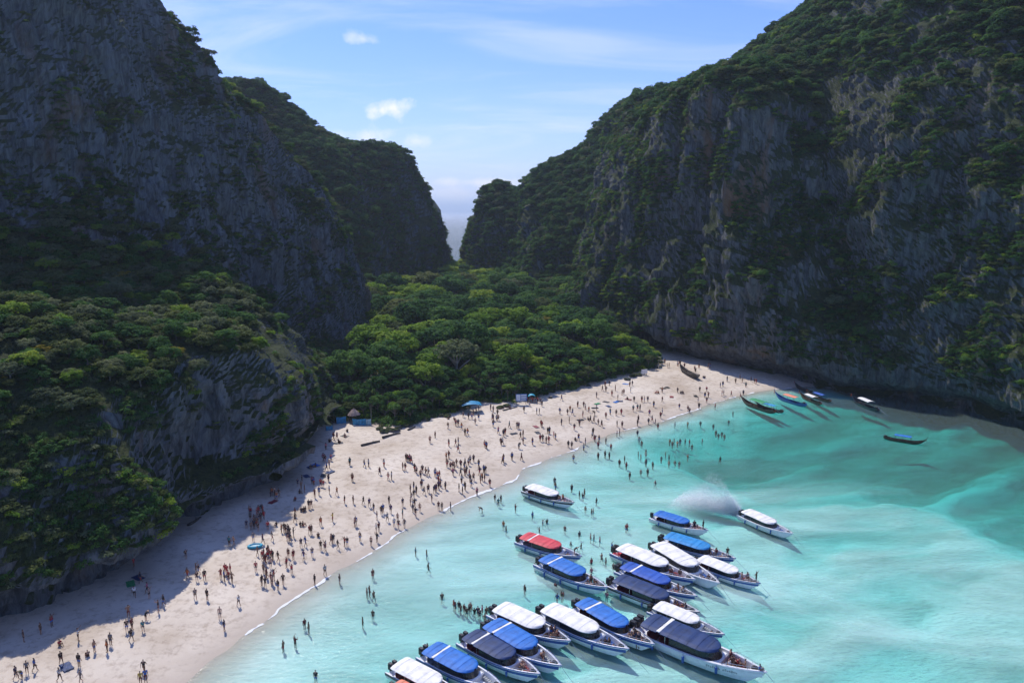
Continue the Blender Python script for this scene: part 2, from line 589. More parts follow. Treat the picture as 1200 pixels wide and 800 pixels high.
# ---------------------------------------------------------------- mountains: lofted sheets
def cat_rom(P, counts):
    """P (n, ..., 3) -> smooth resample; counts per interval"""
    n = len(P)
    outp = []
    for i in range(n - 1):
        p1, p2 = P[i], P[i + 1]
        p0 = P[i - 1] if i > 0 else 2 * p1 - p2
        p3 = P[i + 2] if i + 2 < n else 2 * p2 - p1
        l1 = np.linalg.norm(p2 - p1, axis=-1, keepdims=True) + 1e-6
        l0 = np.linalg.norm(p1 - p0, axis=-1, keepdims=True) + 1e-6
        l2 = np.linalg.norm(p3 - p2, axis=-1, keepdims=True) + 1e-6
        # tangents weighted so that uneven spacing does not overshoot
        m1 = ((p2 - p1) / l1 * l0 + (p1 - p0) / l0 * l1) / (l0 + l1) * l1
        m2 = ((p3 - p2) / l2 * l1 + (p2 - p1) / l1 * l2) / (l1 + l2) * l1
        k = counts[i]
        for t in np.arange(k) / k:
            t2, t3 = t * t, t * t * t
            outp.append((2 * t3 - 3 * t2 + 1) * p1 + (t3 - 2 * t2 + t) * m1 + (-2 * t3 + 3 * t2) * p2 + (t3 - t2) * m2)
    outp.append(P[-1])
    return np.array(outp)


def loft(ctrl, step, step_of_col=None):
    P = np.array(ctrl, float)                  # rows, cols, 3
    dc = np.linalg.norm(P[:, 1:] - P[:, :-1], axis=-1).mean(0)
    S = cat_rom(P.transpose(1, 0, 2), [max(2, int(round(d / step))) for d in dc])       # cols', rows
    dr = np.linalg.norm(S[:, 1:] - S[:, :-1], axis=-1).mean(0)
    return cat_rom(S.transpose(1, 0, 2), [max(2, int(round(d / step))) for d in dr])


def normals(S):
    du = np.gradient(S, axis=1)
    dv = np.gradient(S, axis=0)
    n = np.cross(du, dv)
    return n / (np.linalg.norm(n, axis=-1, keepdims=True) + 1e-9)


def rough_rock(S, big=5.0, flute=1.0, seed=0, face=(1, 0, 0)):
    n = normals(S)
    # make normals point outwards: towards the camera side
    flip = np.sign(np.sum(n * (np.array([20., 60., 40.]) - S), axis=-1)).mean()
    if flip < 0: n = -n
    x, y, z = S[..., 0], S[..., 1], S[..., 2]
    steep = 1 - sstep(0.45, 0.8, np.abs(n[..., 2]))
    d = big * fbm(x / 34, y / 34, z / 60, 3, seed + 1)
    d = d + steep * flute * (1.5 * fbm(x / 9, y / 9, z / 48, 3, seed + 2) - 1.1 * np.abs(noise(x / 5.2, y / 5.2, z / 40, seed + 3))
                             - 0.75 * np.abs(noise(x / 2.3, y / 2.3, z / 16, seed + 4)) + 0.35 * noise(x / 1.1, y / 1.1, z / 5, seed + 5))
    d = d + steep * flute * 0.9 * fbm(x / 16, y / 16, z / 5.5, 3, seed + 6)
    blk = fbm(x / 6.5, y / 6.5, z / 13, 4, seed + 8)
    d = d + steep * flute * (1.5 * np.round(blk * 2.6) / 2.6 + 0.55 * np.round(2.2 * fbm(x / 2.2, y / 2.2, z / 4.2, 2, seed + 9)) / 2.2)
    d = d + (1 - steep) * 0.8 * fbm(x / 6, y / 6, z / 6, 3, seed + 7)
    out_ = S + n * d[..., None]
    return out_


def Y(px, py, dist):
    return at_y(px, py, dist)


def gz(px, py, z):
    return at_z(px, py, z)


def shift(P, dx, dy, dz):
    return np.array(P) + np.array([dx, dy, dz])


# --- left headland and its tall wall
A_base = [(0, 746), (90, 710), (160, 678), (238, 614), (310, 582), (380, 508)]
bxy = [at_z(x, y, 2.0) for x, y in A_base] + [np.array([-46., 205, 4]), np.array([-45., 240, 5])]


def offs(p, dx, z):
    q = np.array(p)
    q[0] += dx
    q[2] = z
    return q


Ar = [
    [offs(p, -4.5, -3) for p in bxy],
    [offs(p, -4.0, 3.0) for p in bxy],
    [offs(p, 0.4, 6.0) for p in bxy],
    [Y(-2, 600, 85), Y(88, 580, 91.5), Y(160, 566, 99), Y(238, 530, 118), Y(310, 520, 129.5), Y(378, 478, 170), Y(408, 455, 206), Y(430, 415, 241)],
    [Y(-4, 440, 101), Y(88, 430, 107), Y(160, 440, 112), Y(236, 438, 121), Y(310, 452, 134), Y(376, 448, 176), Y(410, 436, 210), Y(431, 400, 244)],
    [Y(-4, 345, 126), Y(88, 345, 133), Y(160, 352, 141), Y(240, 362, 146), Y(312, 394, 160), Y(372, 420, 196), Y(412, 414, 224), Y(432, 388, 250)],
    [Y(-4, 250, 156), Y(84, 255, 165), Y(160, 272, 176), Y(240, 295, 189), Y(312, 345, 205), Y(368, 385, 222), Y(411, 395, 238), Y(433, 370, 258)],
    [Y(-4, 110, 163), Y(80, 110, 174), Y(162, 130, 188), Y(242, 180, 204), Y(312, 250, 221), Y(366, 315, 236), Y(408, 350, 248), Y(432, 345, 265)],
    [Y(-4, -60, 176), Y(80, -50, 190), Y(174, -5, 212), Y(243, 86, 228), Y(308, 152, 245), Y(352, 205, 255), Y(393, 275, 262), Y(420, 326, 272)],
]
top = Ar[-1]
Ar.append([shift(p, -30, 45, dz) for p, dz in zip(top, (45, 35, -4, -6, -8, -8, -8, -8))])
Ar.append([shift(p, -80, 120, -p[2] - 4) for p in top])
A_ctrl = []
for row in Ar:
    l0 = shift(row[0], -14, -40, 0)
    r1 = shift(row[-1], -22, 26, 0)
    r2 = shift(row[-1], -90, 40, 0)
    A_ctrl.append([l0] + list(row) + [r1, r2])
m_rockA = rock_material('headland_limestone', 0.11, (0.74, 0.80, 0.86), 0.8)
SA = rough_rock(loft(A_ctrl, 0.62), 3.2, 1.0, 20)
mtA = link('headland_cliff', grid_mesh('headland_cliff', SA, False, m_rockA))
tag(mtA, 'tall grey limestone headland with a wooded shelf above the beach', kind='structure')

# --- rear left ridge
sil = [(225, 98), (260, 100), (298, 105), (328, 128), (366, 153), (398, 168), (421, 177), (459, 178), (478, 194), (491, 220), (504, 248), (511, 272), (517, 302)]
topY = [372, 378, 385, 392, 398, 402, 410, 425, 436, 442, 446, 450, 452]
footpx = [150, 200, 260, 320, 378, 420, 438, 458, 482, 499, 510, 517, 521]
footY = [310, 312, 315, 318, 322, 326, 352, 380, 395, 408, 420, 432, 440]
B_ctrl = []
tops = [Y(x, y, d) for (x, y), d in zip(sil, topY)]
feet = []
for x, d in zip(footpx, footY):
    p = Y(x, 300, d); p[2] = 4.0; feet.append(p)
for f, bulge, drop in ((0.0, 0, -6), (0.06, 0, 0), (0.35, 7, 0), (0.68, 9, 0), (0.9, 4, 0), (1.0, 0, 0)):
    row = []
    for a, t in zip(feet, tops):
        q = a * (1 - f) + t * f
        q = q + np.array([0, -bulge, drop])
        if f in (0.35, 0.68): q[1] -= 0
        row.append(q)
    B_ctrl.append(row)
B_ctrl.append([shift(p, -8, 35, -6) for p in tops])
B_ctrl.append([shift(p, -15, 130, -p[2] - 8) for p in tops])
B_ctrl = [r + [shift(r[-1], -2, 30, -3), shift(r[-1], -30, 80, -8)] for r in B_ctrl]
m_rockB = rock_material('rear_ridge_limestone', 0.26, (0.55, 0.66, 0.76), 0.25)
SB = rough_rock(loft(B_ctrl, 1.5), 4.0, 1.4, 50)
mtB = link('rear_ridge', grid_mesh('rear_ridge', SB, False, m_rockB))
tag(mtB, 'dark forested ridge behind the headland', kind='structure')

# --- right-hand mountain
C_base = [(1235, 505), (1120, 478), (1040, 463), (960, 452), (880, 437), (800, 420), (740, 411)]
cb = [at_z(x, y, 1.0) for x, y in C_base]
for x, d in ((690, 302), (675, 326)):
    p = Y(x, 300, d); p[2] = 3; cb.append(p)


def inset(p, k, z):
    q = np.array(p)
    q[0] += 0.73 * k
    q[1] += 0.68 * k
    q[2] = z
    return q


Cr = [
    [inset(p, 5.5, -6) for p in cb],
    [inset(p, 5.0, 2.5) for p in cb],
    [inset(p, -0.5, 5.5) for p in cb],
    [Y(1235, 375, 176), Y(1118, 355, 195), Y(1040, 335, 211), Y(962, 320, 225), Y(883, 285, 235), Y(803, 275, 261), Y(748, 280, 277), Y(697, 300, 306), Y(676, 310, 329)],
    [Y(1235, 225, 187), Y(1118, 210, 206), Y(1040, 190, 224), Y(962, 165, 248), Y(886, 112, 249), Y(812, 118, 275), Y(768, 140, 291), Y(719, 205, 322), Y(689, 262, 340)],
    [Y(1235, 60, 210), Y(1120, 62, 228), Y(1042, 55, 248), Y(970, 52, 282), Y(891, 78, 302), Y(824, 98, 313), Y(781, 120, 322), Y(736, 160, 342), Y(706, 200, 362)],
    [Y(1235, -170, 268), Y(1120, -105, 284), Y(1045, -58, 306), Y(968, 6, 336), Y(897, 44, 352), Y(838, 82, 346), Y(792, 104, 350), Y(750, 122, 366), Y(720, 146, 388)],
]
top = Cr[-1]
Cr.append([shift(p, 25, 45, dz) for p, dz in zip(top, (15, 10, 5, -2, -5, -8, -8, -8, -8))])
Cr.append([shift(p, 60, 130, -p[2] - 5) for p in top])
C_ctrl = []
for row in Cr:
    C_ctrl.append([shift(row[0], 30, -70, 0)] + list(row) + [shift(row[-1], 10, 40, 0), shift(row[-1], 40, 100, 0)])
m_rockC = rock_material('right_cliff_limestone', 0.20, (0.66, 0.67, 0.68), 1.3)
SC = rough_rock(loft(C_ctrl, 0.9), 3.2, 1.15, 80)
mtC = link('great_cliff', grid_mesh('great_cliff', SC, False, m_rockC))
tag(mtC, 'great limestone cliff streaked with scrub above the far end of the beach', kind='structure')

# --- the saddle and pinnacles behind it
sil = [(748, 112), (724, 132), (704, 150), (684, 172), (659, 183), (634, 196), (612, 212), (605, 228), (596, 224), (586, 218), (574, 219), (561, 240), (554, 264), (546, 290), (540, 306)]
topY = [420, 424, 428, 430, 432, 436, 440, 444, 447, 448, 448, 450, 454, 458, 460]
footpx = [715, 700, 685, 672, 652, 630, 612, 599, 588, 579, 570, 558, 549, 542, 537]
footY = [352, 352, 352, 354, 362, 376, 390, 402, 412, 420, 426, 432, 438, 444, 448]
D_ctrl = []
tops = [Y(x, y, d) for (x, y), d in zip(sil, topY)]
feet = []
for x, d in zip(footpx, footY):
    p = Y(x, 300, d); p[2] = 4.0; feet.append(p)
for f, bulge, drop in ((0.0, 0, -6), (0.06, 0, 0), (0.35, 8, 0), (0.68, 9, 0), (0.9, 4, 0), (1.0, 0, 0)):
    D_ctrl.append([a * (1 - f) + t * f + np.array([0, -bulge, drop]) for a, t in zip(feet, tops)])
D_ctrl.append([shift(p, 8, 35, -6) for p in tops])
D_ctrl.append([shift(p, 15, 120, -p[2] - 8) for p in tops])
D_ctrl = [r + [shift(r[-1], 2, 30, -3), shift(r[-1], 30, 80, -8)] for r in D_ctrl]
SD = rough_rock(loft(D_ctrl, 1.5), 2.6, 1.2, 110)
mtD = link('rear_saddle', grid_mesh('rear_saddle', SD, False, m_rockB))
tag(mtD, 'forested saddle and rock pinnacle beside the gap to the sea', kind='structure')

# --- far sea stack seen through the gap
th = np.linspace(0, 2 * math.pi, 60)
hh = np.linspace(0, 1, 26)
prof = np.interp(hh, [0, .15, .5, .8, .95, 1], [1.0, .92, .98, .8, .42, 0.02])
TT, HH = np.meshgrid(th[:-1], hh)
PP = np.interp(HH, hh, prof)
cxy = at_y(497, 250, 800)
rad = 23 * PP * (1 + .12 * noise(np.cos(TT) * 2, np.sin(TT) * 2, HH * 3, 5))
SE = np.stack([cxy[0] + rad * np.cos(TT), 800 + rad * np.sin(TT), -3 + 72 * HH + 3 * noise(np.cos(TT) * 3, np.sin(TT) * 3, 0, 6) * HH], -1)
SE = np.concatenate([SE, SE[:, :1]], 1)
mtE = link('sea_stack', grid_mesh('sea_stack', SE, True, m_rockB))
tag(mtE, 'small steep islet standing in the sea beyond the gap', kind='structure')

# ---------------------------------------------------------------- haze
m_haze, nt, N, L, out = mat('sea_haze')
pv = N.new('ShaderNodeVolumePrincipled')
pv.inputs['Color'].default_value = (0.72, 0.86, 1.0, 1)
pv.inputs['Density'].default_value = 0.00013
pv.inputs['Anisotropy'].default_value = 0.3
L.new(pv.outputs[0], out.inputs['Volume'])
HB = (-45000., 45000., -45000., 45000., -41.5, 262.)
V = [(x, y, z) for z in HB[4:] for x, y in ((HB[0], HB[2]), (HB[1], HB[2]), (HB[1], HB[3]), (HB[0], HB[3]))]
haze = link('haze', py_mesh('haze', V, Fc, m_haze))
tag(haze, 'thin blue sea haze filling the bay', kind='stuff')

# ---------------------------------------------------------------- vegetation
def leaf_material(name, stops, rough=0.75, trans=0.5):
    m, nt, N, L, out = mat(name)
    oi = N.new('ShaderNodeObjectInfo')
    at = N.new('ShaderNodeAttribute')
    at.attribute_name = 'tone'
    mul = N.new('ShaderNodeMath'); mul.operation = 'MULTIPLY_ADD'
    mul.inputs[1].default_value = 0.45
    L.new(at.outputs['Fac'], mul.inputs[0])
    m2 = N.new('ShaderNodeMath'); m2.operation = 'MULTIPLY'; m2.inputs[1].default_value = 0.55
    L.new(oi.outputs['Random'], m2.inputs[0])
    L.new(m2.outputs[0], mul.inputs[2])
    r = ramp(N, stops)
    L.new(mul.outputs[0], r.inputs[0])
    d = N.new('ShaderNodeBsdfPrincipled')
    d.inputs['Roughness'].default_value = rough
    d.inputs['Specular IOR Level'].default_value = 0.12
    L.new(r.outputs[0], d.inputs['Base Color'])
    t = N.new('ShaderNodeBsdfTranslucent')
    L.new(r.outputs[0], t.inputs['Color'])
    mx = N.new('ShaderNodeMixShader'); mx.inputs[0].default_value = trans
    L.new(d.outputs[0], mx.inputs[1]); L.new(t.outputs[0], mx.inputs[2])
    L.new(mx.outputs[0], out.inputs['Surface'])
    return m


LM = {
    'deep': leaf_material('deep_green_leaves', [(0, (0.023, 0.068, 0.021)), (.5, (0.058, 0.146, 0.036)), (1, (0.137, 0.254, 0.055))]),
    'lime': leaf_material('yellow_green_leaves', [(0, (0.091, 0.195, 0.023)), (.5, (0.195, 0.319, 0.039)), (1, (0.364, 0.429, 0.058))]),
    'olive': leaf_material('olive_leaves', [(0, (0.044, 0.073, 0.023)), (.5, (0.098, 0.137, 0.042)), (1, (0.189, 0.215, 0.072))]),
    'grey': leaf_material('grey_green_leaves', [(0, (0.072, 0.098, 0.046)), (.5, (0.143, 0.182, 0.085)), (1, (0.260, 0.286, 0.143))]),
    'gold': leaf_material('golden_leaves', [(0, (0.156, 0.143, 0.021)), (.5, (0.286, 0.247, 0.033)), (1, (0.429, 0.338, 0.052))]),
}
m_bark = plain('grey_bark', (0.17, 0.145, 0.12), 0.85, grime=.25, scale=6)
m_palebark = plain('pale_bark', (0.34, 0.31, 0.27), 0.85, grime=.2, scale=6)


def quads_mesh(name, C, Nn, size, tone, material, aspect=1.0):
    """many small leaf faces: centres C, facing Nn; each a slightly bent diamond"""
    n = len(C)
    a = rng.normal(size=(n, 3))
    t = np.cross(Nn, a); t /= np.linalg.norm(t, axis=1, keepdims=True) + 1e-9
    bb = np.cross(Nn, t)
    s = size[:, None]
    V = np.stack([C + t * s * aspect, C + bb * s * .62 + Nn * s * .1, C - t * s * aspect * .9 - Nn * s * .12, C - bb * s * .62 + Nn * s * .1], 1).reshape(-1, 3)
    me = bpy.data.meshes.new(name)
    me.vertices.add(n * 4)
    me.vertices.foreach_set('co', V.reshape(-1).astype(np.float32))
    me.loops.add(n * 4)
    me.loops.foreach_set('vertex_index', np.arange(n * 4, dtype=np.int32))
    me.polygons.add(n)
    me.polygons.foreach_set('loop_start', np.arange(0, n * 4, 4, dtype=np.int32))
    me.update(calc_edges=True)
    at = me.attributes.new('tone', 'FLOAT', 'POINT')
    at.data.foreach_set('value', np.repeat(tone, 4).astype(np.float32))
    me.materials.append(material)
    return me


def crown_mesh(name, nc, k, flat, material, leaf=(0.07, 0.12), clump=(0.2, 0.34), layered=0.0):
    Cs, Ns, Ss, Ts = [], [], [], []
    for i in range(nc):
        u = rng.uniform(-0.12, 1.0)
        ph = i * 2.399963 + rng.uniform(-.4, .4)
        rr = math.sqrt(max(0, 1 - u * u)) if u > 0 else 1.0
        c = np.array([rr * math.cos(ph), rr * math.sin(ph), u * flat]) * rng.uniform(0.62, 0.98)
        rc = rng.uniform(*clump)
        if layered:
            c[2] = round(c[2] / layered) * layered + rng.uniform(-.03, .03)
        d = rng.normal(size=(k, 3)); d /= np.linalg.norm(d, axis=1, keepdims=True)
        d[:, 2] = np.abs(d[:, 2]) * 0.9 + np.where(rng.random(k) < .25, -.5, 0)
        p = c + d * rc * rng.uniform(0.7, 1.02, (k, 1)) * np.array([1.15, 1.15, 0.55 if layered else 0.8])
        nn = d * 0.55 + np.array([0, 0, 0.55]) + c / (np.linalg.norm(c) + .1) * .25 + rng.normal(size=(k, 3)) * 0.36
        nn /= np.linalg.norm(nn, axis=1, keepdims=True)
        Cs.append(p); Ns.append(nn)
        Ss.append(rng.uniform(leaf[0], leaf[1], k))
        Ts.append(np.clip(rng.uniform(0, 1) + rng.uniform(-.18, .18, k), 0, 1))
    return quads_mesh(name, np.vstack(Cs), np.vstack(Ns), np.concatenate(Ss), np.concatenate(Ts), material)


def tube(V, Fc, pts, radii, sides=6, cap=True):
    pts = [np.array(p, float) for p in pts]
    b0 = len(V)
    for i, p in enumerate(pts):
        d = pts[min(i + 1, len(pts) - 1)] - pts[max(i - 1, 0)]
        d /= np.linalg.norm(d) + 1e-9
        a = np.cross(d, [0, 0, 1.] if abs(d[2]) < .9 else [1., 0, 0]); a /= np.linalg.norm(a)
        bq = np.cross(d, a)
        for s in range(sides):
            t = 2 * math.pi * s / sides
            V.append(p + (a * math.cos(t) + bq * math.sin(t)) * radii[i])
    for i in range(len(pts) - 1):
        for s in range(sides):
            s2 = (s + 1) % sides
            Fc.append((b0 + i * sides + s, b0 + i * sides + s2, b0 + (i + 1) * sides + s2, b0 + (i + 1) * sides + s))
    if cap:
        Fc.append(tuple(b0 + s for s in range(sides))[::-1])
        Fc.append(tuple(b0 + (len(pts) - 1) * sides + s for s in range(sides)))


def trunk_mesh(name, material, limbs=5):
    V, Fc = [], []
    tube(V, Fc, [(0, 0, -.06), (.01, .01, .2), (.03, -.01, .5), (.02, .02, .78)], [.085, .06, .05, .035], 7)
    for i in range(limbs):
        ph = i * 2.4 + rng.uniform(-.3, .3)
        r, z0 = rng.uniform(.45, .75), rng.uniform(.42, .7)
        dx, dy = math.cos(ph), math.sin(ph)
        tube(V, Fc, [(.02, 0, z0), (dx * r * .45, dy * r * .45, z0 + .16), (dx * r, dy * r, z0 + rng.uniform(.26, .4))], [.034, .024, .01], 5)
    return py_mesh(name, V, Fc, material, True)


def blade_mesh(name, roots, material, n=34, length=(.55, .95), width=.045, droop=.55):
    """rosettes of strap leaves (screw pine, palm)"""
    V, Fc, T = [], [], []
    for (cx_, cy_, cz_, sc) in roots:
        for i in range(n):
            ph = rng.uniform(0, 2 * math.pi)
            el = rng.uniform(-.15, 1.25)
            ln = rng.uniform(*length) * sc
            d = np.array([math.cos(ph) * math.cos(el), math.sin(ph) * math.cos(el), math.sin(el)])
            side = np.array([-math.sin(ph), math.cos(ph), 0]) * width * sc
            base = np.array([cx_, cy_, cz_])
            b0 = len(V)
            tn = rng.random()
            for j, f in enumerate((0.05, .45, .8, 1.0)):
                p = base + d * ln * f - np.array([0, 0, droop * ln * f * f * math.cos(el)])
                w = (0.6, 1.0, .7, .08)[j]
                V += [p + side * w, p - side * w]
                T += [tn, tn]
            for j in range(3):
                Fc.append((b0 + 2 * j, b0 + 2 * j + 1, b0 + 2 * j + 3, b0 + 2 * j + 2))
    me = py_mesh(name, V, Fc, material)
    at = me.attributes.new('tone', 'FLOAT', 'POINT')
    at.data.foreach_set('value', np.array(T, np.float32))
    return me


CROWN = {
    'umbrella': crown_mesh('umbrella_crown', 52, 46, .60, LM['deep'], (.05, .09), (.16, .28), .14),
    'dome': crown_mesh('dome_crown', 52, 46, .80, LM['deep'], (.05, .09), (.18, .32)),
    'lime': crown_mesh('lime_crown', 50, 46, .62, LM['lime'], (.05, .09), (.16, .28)),
    'olive': crown_mesh('olive_crown', 44, 40, .64, LM['olive'], (.06, .11), (.2, .32)),
    'grey': crown_mesh('grey_crown', 50, 46, .64, LM['grey'], (.05, .085), (.16, .28)),
    'gold': crown_mesh('gold_crown', 40, 40, .5, LM['gold'], (.06, .10), (.18, .3), .15),
    'shrub_deep': crown_mesh('shrub_deep', 15, 26, .8, LM['deep'], (.10, .18), (.3, .5)),
    'shrub_olive': crown_mesh('shrub_olive', 15, 26, .7, LM['olive'], (.10, .18), (.3, .5)),
    'shrub_lime': crown_mesh('shrub_lime', 15, 26, .7, LM['lime'], (.10, .18), (.3, .5)),
    'shrub_grey': crown_mesh('shrub_grey', 15, 26, .7, LM['grey'], (.10, .18), (.3, .5)),
}
_roots = [(rng.uniform(-.55, .55), rng.uniform(-.55, .55), rng.uniform(.0, .5), rng.uniform(.5, .8)) for _ in range(9)]
CROWN['pandanus'] = blade_mesh('screw_pine_crown', _roots, LM['deep'], 46, (.5, .85), .04, .5)
CROWN['palm'] = blade_mesh('palm_crown', [(0, 0, .1, 1.15)], LM['olive'], 60, (.8, 1.0), .05, .75)
TRUNK = {'grey': trunk_mesh('trunk_grey', m_bark), 'pale': trunk_mesh('trunk_pale', m_palebark, 6)}
TREE_KINDS = {'umbrella': ('flat-topped tree', 'broad flat-topped dark green tree'), 'dome': ('round-topped tree', 'round-topped deep green tree'),
              'lime': ('yellow-green tree', 'bright yellow-green tree with layered branches'), 'olive': ('olive tree', 'dull olive-coloured bushy tree'),
              'grey': ('grey-green tree', 'pale grey-green flat-crowned tree'), 'gold': ('golden tree', 'golden-leaved small tree'),
              'pandanus': ('screw pine', 'dark spiky screw pine with strap leaves'), 'palm': ('palm', 'leaning palm with drooping fronds')}

# candidates: (kind, x, y, z_base, trunk height, crown radius, yaw, zone)
cands = []
shrubs = []          # kind, x, y, z, radius, yaw


def kind_pick(table):
    r = rng.random() * sum(w for _, w in table)
    for k, w in table:
        r -= w
        if r <= 0: return k
    return table[-1][0]


# --- the wooded valley behind the beach
edge_px = [(383, 498), (405, 490), (432, 492), (452, 497), (480, 497), (500, 488), (545, 478), (562, 470), (600, 471), (640, 461), (680, 451),
           (712, 443), (742, 436), (762, 430), (771, 425), (764, 418), (745, 411)]
EDGE = np.array([at_z(x, y, 2.2)[:2] for x, y in edge_px])
VALLEY = np.vstack([EDGE, [(45, 275), (34, 300), (28, 330), (40, 352), (20, 385), (-8, 425), (-24, 455), (-36, 455), (-40, 428), (-62, 395), (-78, 352), (-90, 318), (-70, 285), (-47, 258), (-41, 230), (-43, 200)]])
_fa = np.where(in_poly(GX, GY, VALLEY), 1.0, 0.0) * sstep(0.3, 3.0, line_dist(GX, GY, EDGE))
_at = ground.data.attributes.new('forest', 'FLOAT', 'POINT')
_at.data.foreach_set('value', _fa.reshape(-1).astype(np.float32))
pts = []
cell = {}
_x, _y = rng.uniform(-95, 60, 26000), rng.uniform(165, 458, 26000)
_k = in_poly(_x, _y, VALLEY)
_x, _y = _x[_k], _y[_k]
for x, y, de in zip(_x, _y, line_dist(_x, _y, EDGE)):
    r = (rng.uniform(2.0, 3.2) if de < 10 else (2.6 + 4.4 * rng.random() ** 1.6)) * (1.0 if de > 4 else .75)
    gk = (int(x // 6), int(y // 6))
    ok = True
    for i in (-1, 0, 1):
        for j in (-1, 0, 1):
            for (qx, qy, qr) in cell.get((gk[0] + i, gk[1] + j), ()):
                if (qx - x) ** 2 + (qy - y) ** 2 < (0.56 * (r + qr)) ** 2: ok = False
    if not ok: continue
    cell.setdefault(gk, []).append((x, y, r))
    pts.append((x, y, r, de))
_p = np.array(pts)
for (x, y, r, de), z, lime_patch in zip(pts, ground_h(_p[:, 0], _p[:, 1]), fbm(_p[:, 0] / 30, _p[:, 1] / 30, 0, 2, 77)):  # noise field that raises the share of yellow-green trees in patches
    if de < 9:
        k = kind_pick([('pandanus', 4), ('umbrella', 1.5), ('dome', 2), ('lime', 1.2), ('olive', 1)])
        th = rng.uniform(1.6, 3.6) + de * .3
    else:
        k = kind_pick([('umbrella', 4), ('dome', 3), ('lime', 2.4 + 3.0 * max(0, lime_patch + .15)), ('olive', 1.6), ('grey', .5), ('gold', .12)])
        th = rng.uniform(4.0, 7.0) + (r - 3) * .9 + min(de, 60) * .05
    cands.append([k, x, y, z, th, r, rng.uniform(0, 6.28), 'valley', de])
# a fringe of low bushes so that no bare trunks show along the sand
for i in range(len(EDGE) - 1):
    a_, b_ = EDGE[i], EDGE[i + 1]
    n_ = int(np.linalg.norm(b_ - a_) / 0.9) + 1
    for j in range(n_):
        p = a_ + (b_ - a_) * (j + rng.random()) / n_ + rng.normal(size=2) * 1.2 + np.array([-.6, 1.6])
        shrubs.append((kind_pick([('shrub_deep', 5), ('shrub_olive', 2), ('shrub_lime', 3)]), p[0], p[1], GH(p[0], p[1]) + .2, rng.uniform(.6, 1.5), rng.uniform(0, 6.28)))


_x, _y = rng.uniform(-60, 60, 2600), rng.uniform(160, 300, 2600)
_k = in_poly(_x, _y, VALLEY) & (line_dist(_x, _y, EDGE) < 16)
for x, y, z in zip(_x[_k], _y[_k], ground_h(_x[_k], _y[_k])):
    shrubs.append((kind_pick([('shrub_deep', 6), ('shrub_olive', 2), ('shrub_lime', 2)]), x, y, z + .3, rng.uniform(.9, 1.9), rng.uniform(0, 6.28)))


# --- growth on the rock sheets
def sheet_scatter(S, step_area, zone, tree_tab, shrub_tab, tree_r, shrub_r, cliff_cover, dens=1.0, seed=0, zmin=4.0, lim=(.36, .60), tree_z=0.0):
    c = (S[:-1, :-1] + S[1:, 1:] + S[:-1, 1:] + S[1:, :-1]) / 4
    d1 = S[1:, 1:] - S[:-1, :-1]
    d2 = S[1:, :-1] - S[:-1, 1:]
    n = np.cross(d1, d2)
    area = np.linalg.norm(n, axis=-1) / 2
    n = n / (2 * area[..., None] + 1e-9)
    up = np.abs(n[..., 2])
    # smooth the slope over a few metres
    k = 3
    ups = up.copy()
    for _ in range(2):
        ups[k:-k] = (ups[2 * k:] + ups[:-2 * k] + ups[k:-k]) / 3
        ups[:, k:-k] = (ups[:, 2 * k:] + ups[:, :-2 * k] + ups[:, k:-k]) / 3
    c = c.reshape(-1, 3); area = area.reshape(-1); ups = ups.reshape(-1)
    keep = (c[:, 2] > zmin)
    # in view only, with a margin for a camera a step to the side
    rel = c - np.array([0, 0, CAM_H])
    zf = rel @ _F
    sx = rel[:, 0] / np.maximum(zf, 1) * FPX + 600
    sy = 400 - (rel @ _U) / np.maximum(zf, 1) * FPX
    keep &= (zf > 30) & (sx > -220) & (sx < 1420) & (sy > -260) & (sy < 860)
    x, y, z = c.T
    patch = fbm(x / 13, y / 13, z / 11, 4, seed + 301)
    streak = fbm(x / 5, y / 5, z / 26, 3, seed + 302)
    # trees where the ground is not too steep
    pt = sstep(lim[0], lim[1], ups + .10 * patch) * sstep(tree_z - 3, tree_z + 3, z + 4 * patch)
    dens_t = pt * dens * 1.55 / (math.pi * (sum(tree_r) / 2) ** 2)
    sel = keep & (rng.random(len(c)) < dens_t * area)
    for i in np.nonzero(sel)[0]:
        kd = kind_pick(tree_tab)
        r = rng.uniform(*tree_r)
        cands.append([kd, x[i], y[i], z[i] - .3, r * rng.uniform(.45, .9), r, rng.uniform(0, 6.28), zone, 0])
    # scrub on the faces
    cov = sstep(0.20 - cliff_cover, 0.55 - cliff_cover, patch * .65 + streak * .35 + 0.9 * (ups - .28))
    dens_s = cov * 1.35 / (math.pi * (sum(shrub_r) / 2) ** 2)
    sel = keep & (rng.random(len(c)) < dens_s * area)
    for i in np.nonzero(sel)[0]:
        shrubs.append((kind_pick(shrub_tab), x[i], y[i], z[i] - .1, rng.uniform(*shrub_r), rng.uniform(0, 6.28)))


sheet_scatter(SA, .4, 'headland', [('grey', 4), ('olive', 3), ('umbrella', 2.2), ('dome', 2), ('lime', .8), ('gold', .06)],  # grey-green kind, its share raised so pale leaves imitate brightly sunlit crowns
              [('shrub_deep', 4), ('shrub_olive', 4), ('shrub_grey', 2), ('shrub_lime', .8)], (1.1, 2.4), (.4, 1.2), .08, 1.0, 1, 7.0, (.44, .66), 25.0)
sheet_scatter(SB, 2, 'rear ridge', [('dome', 4), ('umbrella', 4), ('olive', 1)], [('shrub_deep', 5), ('shrub_olive', 2)], (1.8, 3.4), (1.0, 2.0), .50, 1.0, 2)
sheet_scatter(SC, 1, 'great cliff', [('dome', 4), ('umbrella', 4), ('olive', 2), ('lime', .35), ('grey', .4)],
              [('shrub_deep', 5), ('shrub_olive', 4), ('shrub_lime', .9)], (1.4, 2.9), (.5, 1.3), .27, 1.0, 3, 9.0, (.46, .70))
